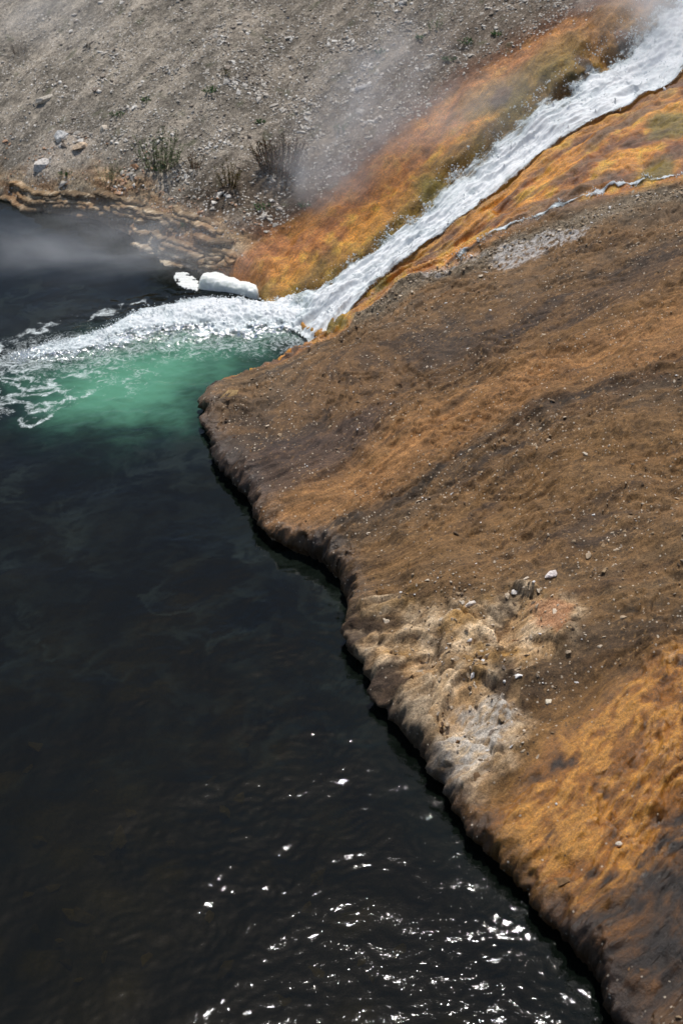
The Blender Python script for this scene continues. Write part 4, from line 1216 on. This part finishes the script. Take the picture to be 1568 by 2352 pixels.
def bed_stones():
    r = random.Random(51)
    for k in range(70):
        u, v = r.uniform(20, 1000), r.uniform(1500, 2340)
        x, y = on_level(u, v, -0.42)
        if poly_sdf(np.array([x]), np.array([y]), river_poly)[0] > -0.25:
            continue
        o = bpy.data.objects.new('stone', r.choice(STONES))
        s = r.uniform(0.035, 0.09)
        o.location = (x, y, -0.50); o.scale = (s, s * r.uniform(.7, 1), s * 0.9); o.rotation_euler = (r.gauss(0, .2), r.gauss(0, .2), r.uniform(0, 6))
        b_ = r.uniform(0.25, 0.8)
        o.color = (*(lin(168, 144, 62) * b_), 1)
        o.parent = bed
        COL.objects.link(o)
bed_stones()

def big_stone(u, v, size, sc, col, label, seed, rz=0.0, group=None, sink=0.3, name='stone_block'):
    """a larger stone with chipped faces and a rough skin"""
    x, y = ground_at(u, v)
    r = random.Random(seed)
    bm = bmesh.new()
    for _ in range(22):
        w = Vector((r.gauss(0, 1), r.gauss(0, 1), r.gauss(0, 1))).normalized() * r.uniform(0.85, 1.1)
        bm.verts.new((w.x * sc[0], w.y * sc[1], w.z * sc[2]))
    res = bmesh.ops.convex_hull(bm, input=bm.verts)
    bmesh.ops.delete(bm, geom=[g for g in res['geom_interior'] if isinstance(g, bmesh.types.BMVert)], context='VERTS')
    bmesh.ops.triangulate(bm, faces=bm.faces)
    bmesh.ops.subdivide_edges(bm, edges=bm.edges, cuts=3, use_grid_fill=True)
    V = np.array([w.co[:] for w in bm.verts])
    N = V / np.maximum(np.linalg.norm(V, axis=1), 1e-6)[:, None]
    d = 0.10 * fbm(V[:, 0] * 1.3 + seed, V[:, 1] * 1.3 + V[:, 2], 2.2, 3, seed % 90) + 0.03 * fbm(V[:, 0] * 5, V[:, 1] * 5 + V[:, 2] * 4, 2, 2, seed % 70)
    V = V + N * d[:, None]
    for w, q in zip(bm.verts, V): w.co = q
    me = bpy.data.meshes.new(name); bm.to_mesh(me); bm.free()
    me.materials.append(MAT_STONE)
    o = bpy.data.objects.new(name, me); COL.objects.link(o)
    o.scale = (size, size, size); o.rotation_euler = (R(12), R(-10), rz)
    o.location = (x, y, zat(x, y) + size * sc[2] * (0.5 - sink))
    o.color = (*col, 1)
    return tag(o, label, 'stone', group)
big_stone(140, 320, 0.095, (1, 0.7, 0.75), lin(226, 222, 214), 'bright white angular stone block standing on the hillside above the ledge', 1, 0.3)
big_stone(104, 236, 0.10, (1.2, 0.5, 0.4), lin(196, 186, 170), 'long low grey-beige stone lying on the upper hillside', 2, 0.5)
big_stone(240, 300, 0.06, (1, 0.7, 0.6), lin(214, 200, 180), 'pale stone among pebbles right of the white stone block', 3, 1.0)
big_stone(98, 382, 0.13, (1.2, 0.6, 0.4), lin(210, 202, 192), 'broad flaky whitish stone slab just above the far ledge', 4, 0.7)
big_stone(185, 340, 0.09, (1.1, 0.7, 0.5), lin(204, 180, 152), 'buff broken stone slab below the white stone block', 5, 0.4)
big_stone(525, 912, 0.085, (1.0, 0.62, 0.22), lin(150, 124, 84), 'flat tan stone on the tip of the near bank', 6, 0.3)
big_stone(832, 200, 0.07, (1.3, 0.5, 0.4), lin(206, 200, 192), 'whitish flat stone half veiled by rising steam', 7, 0.2)
big_stone(1262, 1330, 0.040, (1.2, 0.7, 0.5), lin(226, 214, 206), 'white chipped stone on the brown bank above the craggy outcrop', 8, 0.4)
big_stone(1180, 1369, 0.026, (1, 0.8, 0.6), lin(224, 216, 206), 'small white pebble at the upper edge of the craggy outcrop', 9, 0.8)
big_stone(1080, 1400, 0.030, (1.3, 0.7, 0.5), lin(216, 204, 190), 'pale pebble beside the scalloped rock hollow', 10, 0.2)
big_stone(1418, 1945, 0.022, (1, 0.8, 0.7), lin(196, 184, 166), 'lone grey pebble on the golden mat', 11, 0.2)
big_stone(1260, 1612, 0.026, (1, 0.8, 0.6), lin(220, 206, 180), 'small cream stone below the outcrop where brown ground begins', 12, 0.2)

# ------------------------------------------------------------------ strata of the far ledge
def ledge():
    root = bpy.data.objects.new('rock_ledge', None)
    lx, ly = ground_at(330, 520)
    root.location = (lx, ly, 0); COL.objects.link(root)
    tag(root, 'layered tan rock ledge along the far waterline', 'rock ledge')
    r = random.Random(77)
    NS = 420
    fs = resample(np.array(smooth_poly(far_shore[:10], 6)), NS)
    tg = np.gradient(fs, axis=0); tg /= np.hypot(*tg.T)[:, None]
    k_ = np.ones(41) / 41
    tg = np.stack([np.convolve(np.pad(tg[:, i], 20, mode='edge'), k_, 'valid') for i in (0, 1)], 1)
    nn = np.stack([-tg[:, 1], tg[:, 0]], 1)
    nn[nn[:, 1] < 0] *= -1
    dd = np.linspace(-0.05, 0.75, 33)
    HX = fs[:, None, 0] + nn[:, None, 0] * dd; HY = fs[:, None, 1] + nn[:, None, 1] * dd
    HZ = H(HX.ravel(), HY.ravel(), False)[0].reshape(HX.shape)
    HZ = np.maximum.accumulate(HZ, axis=1) + np.linspace(0, 1e-4, 33)
    sarr = np.linspace(0, 1, NS); length = 5.0
    top = 0.16 + 0.30 * np.exp(-((sarr - 0.66) / 0.26) ** 2)             # how high the bare rock reaches
    for k in range(13):
        zk = -0.03 + 0.034 * k + 0.07 * fbm(sarr * length, np.zeros(NS), 0.8, 3, 700) + 0.012 * fbm(sarr * length, np.full(NS, k * 0.9), 2.2, 3, 702) + 0.10 * (sarr - 0.5)
        th = 0.034 + 0.022 * np.abs(fbm(sarr * length, np.full(NS, k * 3.0), 1.4, 2, 704))
        i = r.randrange(0, 12)
        while i < NS - 14:
            ln_ = r.randrange(22, 110)
            j = min(NS - 1, i + ln_)
            idx = np.arange(i, j)
            zz = zk[idx].mean()
            if zz < top[idx].mean() + r.uniform(-0.08, 0.03) and len(idx) > 6 and r.random() < 0.78:
                m = len(idx); s = sarr[idx] * length
                d0 = np.array([np.interp(zk[q], HZ[q], dd) for q in idx])
                endt = np.clip(np.minimum(np.arange(m), np.arange(m)[::-1]) / 5.0, 0, 1) ** 0.6
                out_ = r.uniform(0.015, 0.075)
                jag = 0.030 * np.round(2.5 * fbm(s, np.full(m, k * 5.1), 1.7, 2, 708)) + 0.016 * fbm(s, np.full(m, k * 2.1), 12, 3, 709, 0.7)
                prof = [(0.035, -0.75), (0.004, -0.55), (-0.006, -0.05), (0.004, 0.30), (0.035, 0.46), (0.10, 0.52), (0.22, 0.45)]
                V = []
                for a_, (pd, pz) in enumerate(prof):
                    d = d0 - out_ * endt + jag + pd + 0.008 * fbm(s, np.full(m, a_ * 2.0 + k), 14, 2, 712)
                    z = zk[idx] + pz * th[idx] * (0.4 + 0.6 * endt) + 0.007 * fbm(s, np.full(m, a_ * 3.0 + k * 7), 12, 3, 716, 0.65) - (0.05 if a_ == len(prof) - 1 else 0.0)
                    V.append(np.stack([fs[idx, 0] + nn[idx, 0] * d - lx, fs[idx, 1] + nn[idx, 1] * d - ly, z], 1))
                V = np.concatenate(V)
                F_ = [(a_ * m + c, a_ * m + c + 1, (a_ + 1) * m + c + 1, (a_ + 1) * m + c) for a_ in range(len(prof) - 1) for c in range(m - 1)]
                xx, yy = V[:, 0] + lx, V[:, 1] + ly
                mo = fbm(xx, yy + V[:, 2] * 3, 9, 4, 720, 0.65)
                mv = r.random()
                c = mixc(np.tile(lin(110, 92, 70) * (1 - mv) + lin(150, 124, 92) * mv, (len(V), 1)), lin(188, 172, 146), sst(0.05, 0.5, mo + 0.45 * (k < 3) * np.exp(-((xx + 1.75) / 0.3) ** 2)))
                c = mixc(c, lin(142, 100, 60), 0.4 * sst(0.05, 0.35, fbm(xx, yy, 3, 3, 726)))
                c = 1.02 * c * np.clip(1 + 0.9 * mo, 0.45, 1.6)[..., None]
                o = link_mesh('rock_layer', V, F_, MAT_RUBBLE, root, smooth=False, cols=c)
            i = j - r.randrange(-3, 6)
ledge()

# ------------------------------------------------------------------ plants
def leaf_material(name):
    m, nt, out = new_mat(name)
    oi = attr(nt, 'tint')
    geo = node(nt, 'ShaderNodeNewGeometry'); n1 = noise(nt, geo.outputs['Position'], 40, 3)
    b = node(nt, 'ShaderNodeBsdfPrincipled'); b.inputs['Roughness'].default_value = 0.75; b.inputs['Specular IOR Level'].default_value = 0.2
    c = mulcol(nt, oi.outputs['Color'], maprange(nt, n1.outputs['Fac'], 0.3, 0.7, 0.9, 2.0))
    ln(nt, c, b.inputs['Base Color'])
    tl = node(nt, 'ShaderNodeBsdfTranslucent'); ln(nt, c, tl.inputs['Color'])
    mx = node(nt, 'ShaderNodeMixShader'); mx.inputs[0].default_value = 0.25
    ln(nt, b.outputs[0], mx.inputs[1]); ln(nt, tl.outputs[0], mx.inputs[2]); ln(nt, mx.outputs[0], out.inputs[0])
    return m
MAT_LEAF = leaf_material('foliage'); MAT_STEM = leaf_material('woody_stems')

def shrub(u, v, height, spread, nst, label, seed, leafc, stemc, leaf=0.011, dens=26, group=None, name='shrub', cat='shrub', lean=(0, 0), fan=0.55):
    x, y = ground_at(u, v)
    z = zat(x, y)
    r = random.Random(seed)
    root = bpy.data.objects.new(name, None); COL.objects.link(root); root.location = (x, y, z - 0.01)
    tag(root, label, cat, group)
    SV, SF, SCc, LV, LF, LCc = [], [], [], [], [], []
    def tube(p0, p1, r0, r1, col):
        d = (p1 - p0).normalized(); a = d.orthogonal().normalized(); b_ = d.cross(a)
        o = len(SV)
        for pp, rr in ((p0, r0), (p1, r1)):
            for k in range(3):
                q = pp + (a * math.cos(k * 2.094) + b_ * math.sin(k * 2.094)) * rr
                SV.append(q[:]); SCc.append(col)
        for k in range(3):
            SF.append((o + k, o + (k + 1) % 3, o + 3 + (k + 1) % 3, o + 3 + k))
    def leafq(p, d, size):
        a = Vector((r.gauss(0, 1), r.gauss(0, 1), r.gauss(0, 1))).normalized()
        s = d.cross(a)
        if s.length < 1e-4: return
        s = s.normalized() * size * 0.32
        tip = p + (d * 0.6 + a * 0.5).normalized() * size * r.uniform(0.7, 1.4)
        o = len(LV)
        mid = (p + tip) / 2
        for q in (p, mid + s, tip, mid - s): LV.append(q[:])
        k_ = r.uniform(0.55, 1.45)
        cc = leafc[r.randrange(len(leafc))] * k_
        for _ in range(4): LCc.append(cc)
        LF.append((o, o + 1, o + 2, o + 3))
    for i in range(nst):
        az = r.uniform(0, 6.283); rad = math.sqrt(r.random())
        p = Vector((math.cos(az), math.sin(az) * 0.7, 0)) * spread * 0.30 * rad
        h = height * r.uniform(0.55, 1.05) * (1 - 0.25 * rad)
        d = Vector((math.cos(az) * rad * fan + lean[0] + r.gauss(0, .06), math.sin(az) * rad * fan * 0.8 + lean[1] + r.gauss(0, .06), 1)).normalized()
        nseg = 5; seg = h / nseg; rr = 0.0030 * (height / 0.4) ** 0.5
        sc_ = stemc * r.uniform(0.6, 1.3)
        for k in range(nseg):
            q = p + d * seg
            tube(p, q, rr * (1 - k / nseg * 0.75), rr * (1 - (k + 1) / nseg * 0.75), sc_)
            for _ in range(max(1, int(dens / nseg * (0.5 + k * 0.22)))):
                t = r.random(); pp = p.lerp(q, t)
                sd_ = (d + Vector((r.gauss(0, .6), r.gauss(0, .6), r.gauss(0, .3)))).normalized()
                if r.random() < 0.3:
                    e = pp + sd_ * seg * r.uniform(0.25, 0.6)
                    tube(pp, e, rr * 0.4, rr * 0.15, sc_)
                    for _ in range(3): leafq(pp.lerp(e, r.random()), sd_, leaf)
                leafq(pp, sd_, leaf)
            p = q
            d = (d + Vector((r.gauss(0, .07), r.gauss(0, .07), 0.05))).normalized()
    st = link_mesh('stems', SV, SF, MAT_STEM, root, cols=np.array(SCc))
    st['kind'] = 'stuff'
    lf = link_mesh('foliage', LV, LF, MAT_LEAF, root, cols=np.array(LCc))
    lf['kind'] = 'stuff'
    return root

BR = lin(72, 54, 42); GR = [lin(92, 96, 62), lin(84, 78, 50), lin(74, 64, 46)]
RU = [lin(84, 66, 46), lin(76, 72, 42), lin(98, 62, 42), lin(62, 54, 38)]
SG = [lin(104, 116, 86), lin(92, 104, 70), lin(120, 124, 96)]
shrub(645, 400, 0.42, 0.55, 95, 'largest dark reddish-brown shrub with upright twigs on the hillside', 1, RU, BR * 0.8, 0.015, 40)
shrub(368, 384, 0.46, 0.50, 46, 'loose grey-green shrub left of the dark brown shrub', 2, SG, lin(96, 84, 66), 0.015, 30)
shrub(527, 440, 0.30, 0.24, 24, 'small olive shrub rooted just above the layered ledge', 3, [lin(84, 84, 44), lin(74, 66, 40), lin(96, 78, 44)], BR * 0.7, 0.013, 24)
shrub(448, 382, 0.20, 0.20, 16, 'little brown twiggy shrub between the grey-green and olive shrubs', 4, RU, BR, 0.011, 20)
shrub(45, 118, 0.24, 0.22, 20, 'thin grey bare shrub in the top left corner of the hill', 5, [lin(120, 112, 98), lin(104, 98, 84)], lin(110, 98, 86), 0.009, 14)
shrub(785, 298, 0.13, 0.18, 14, 'low grey-green shrub veiled by steam near the orange channel', 6, SG, lin(100, 92, 76), 0.012, 18)
shrub(250, 420, 0.26, 0.30, 18, 'sparse pale green shrub close above the far shore', 7, SG, lin(112, 104, 86), 0.012, 14)
shrub(518, 180, 0.12, 0.14, 10, 'dark sprig on the upper stony slope above the green tufts', 8, GR, BR, 0.012, 16)
shrub(995, 70, 0.13, 0.16, 10, 'green sprig with dry stalks near the top of the hill', 9, SG, lin(110, 96, 72), 0.012, 16)
shrub(205, 118, 0.05, 0.07, 10, 'tiny dark sprig on the bare beige slope', 10, [lin(66, 60, 48)], BR * 0.7, 0.012, 12)
GV = [lin(72, 100, 62), lin(64, 88, 58), lin(88, 106, 66)]
tufts = [(482, 215, 0.07, 'bright green tuft among pebbles in the middle of the slope'), (1070, 98, 0.07, 'green tuft beside the dark upper slope, near the hill top'),
         (1032, 136, 0.06, 'green tuft just below the one near the hill top'), (965, 88, 0.05, 'small green tuft under the sprig with dry stalks'),
         (605, 485, 0.08, 'spreading green weed on the brown soil above the ledge'), (270, 270, 0.06, 'green weed beneath pebbles on the left slope'),
         (365, 382, 0.07, 'green weed at the foot of the grey-green shrub'), (1140, 80, 0.05, 'faint green tuft nearest the orange channel at the top'),
         (420, 520, 0.05, 'dark green weed growing on the layered ledge'), (700, 470, 0.05, 'little weed at the edge of the steam'),
         (335, 235, 0.05, 'grey-green weed above the loose grey-green shrub'), (150, 400, 0.06, 'pale weed by the whitish slab'),
         (600, 285, 0.05, 'dark weed above the largest shrub'), (875, 120, 0.05, 'dim green tuft in the steam high on the slope')]
for k, (u, v, s, lb) in enumerate(tufts):
    shrub(u, v, s, s * 2.6, 16, lb, 300 + k, GV, lin(80, 84, 56), 0.016, 9, 'small weeds on the hillside', 'weed', 'weed', fan=1.3)

# ------------------------------------------------------------------ twigs
def twig(px, rad, label, col, zoff=0.006):
    P = [Vector((*ground_at(u, v), 0)) for u, v in px]
    for p in P: p.z = zat(p.x, p.y) + zoff
    V, Fc = [], []
    for i, p in enumerate(P):
        d = (P[min(i + 1, len(P) - 1)] - P[max(i - 1, 0)]).normalized(); a = d.orthogonal().normalized(); b_ = d.cross(a)
        rr = rad * (1 - 0.6 * i / len(P))
        for k in range(5):
            V.append((p + (a * math.cos(k * 1.2566) + b_ * math.sin(k * 1.2566)) * rr)[:])
    for i in range(len(P) - 1):
        for k in range(5):
            Fc.append((i * 5 + k, i * 5 + (k + 1) % 5, i * 5 + 5 + (k + 1) % 5, i * 5 + 5 + k))
    o = link_mesh('twig', V, Fc, MAT_STEM, smooth=True, cols=np.tile(col, (len(V), 1)))
    return tag(o, label, 'twig')
twig([(1372, 2116), (1380, 2108), (1390, 2103), (1404, 2102)], 0.0022, 'thin pale twig lying on the dark golden mat', lin(190, 160, 120))
twig([(1176, 1464), (1192, 1468), (1208, 1474)], 0.0020, 'tiny straw on the brown ground above the rock hollows', lin(178, 140, 104))

# ------------------------------------------------------------------ steam
def steam_material(name, dens, seed, scale=1.6):
    m, nt, out = new_mat(name)
    tc = node(nt, 'ShaderNodeTexCoord')
    vl = node(nt, 'ShaderNodeVectorMath', operation='LENGTH'); ln(nt, tc.outputs['Object'], vl.inputs[0])
    fall = math_n(nt, 'POWER', maprange(nt, vl.outputs['Value'], 0.0, 0.98, 1.0, 0.0), 1.4)
    mp = node(nt, 'ShaderNodeMapping'); mp.inputs['Location'].default_value = (seed * 3.1, seed * 1.7, seed)
    ln(nt, tc.outputs['Object'], mp.inputs['Vector'])
    n1 = noise(nt, mp.outputs[0], scale * 1.25, 4, 0.62, 1.3)
    w = maprange(nt, n1.outputs['Fac'], 0.36, 0.66, 0.0, 1.0)
    d = math_n(nt, 'MULTIPLY', math_n(nt, 'MULTIPLY', fall, w), dens)
    pv = node(nt, 'ShaderNodeVolumePrincipled')
    pv.inputs['Color'].default_value = (0.92, 0.93, 0.95, 1)
    pv.inputs['Anisotropy'].default_value = 0.3
    ln(nt, d, pv.inputs['Density'])
    ln(nt, pv.outputs[0], out.inputs['Volume'])
    return m

def steam(u, v, z, back, rad, dens, label, seed, rot=(0, 0, 0), scale=1.6):
    """a soft puff; centre on the sight line at height z, its own depth"""
    x, y = on_level(u, v, z)
    bm = bmesh.new(); bmesh.ops.create_icosphere(bm, subdivisions=2, radius=1.0)
    me = bpy.data.meshes.new('steam'); bm.to_mesh(me); bm.free()
    me.materials.append(steam_material('steam', dens, seed, scale))
    o = bpy.data.objects.new('steam', me); COL.objects.link(o)
    o.location = (x, y, z); o.scale = rad; o.rotation_euler = rot
    return tag(o, label, kind='stuff')
steam(230, 560, 0.45, 0, (1.9, 0.9, 0.5), 1.8, 'grey steam drifting low over the dark river', 1, scale=1.1)
steam(840, 250, 1.35, 0, (1.5, 0.8, 0.9), 1.9, 'steam column rising past the stony slope above the orange channel', 2, (0, R(-52), 0), 1.9)
steam(740, 420, 0.75, 0, (0.95, 0.6, 0.7), 2.0, 'steam gathering at the upper edge of the orange channel', 5, scale=1.2)
steam(1540, 30, 1.95, 0, (1.4, 0.9, 0.95), 3.8, 'steam over the head of the cascade', 3, scale=1.2)
steam(1010, 310, 1.05, 0, (1.7, 0.7, 0.65), 1.8, 'thin steam veil beside the middle of the cascade', 4, (0, R(-28), 0), 1.2)
steam(470, 600, 0.30, 0, (0.8, 0.5, 0.25), 1.3, 'faint steam in front of the foam mound', 6, scale=1.2)
steam(90, 20, 1.8, 0, (1.6, 1.0, 0.7), 0.45, 'thin haze of steam over the top left of the slope', 7, scale=0.8)
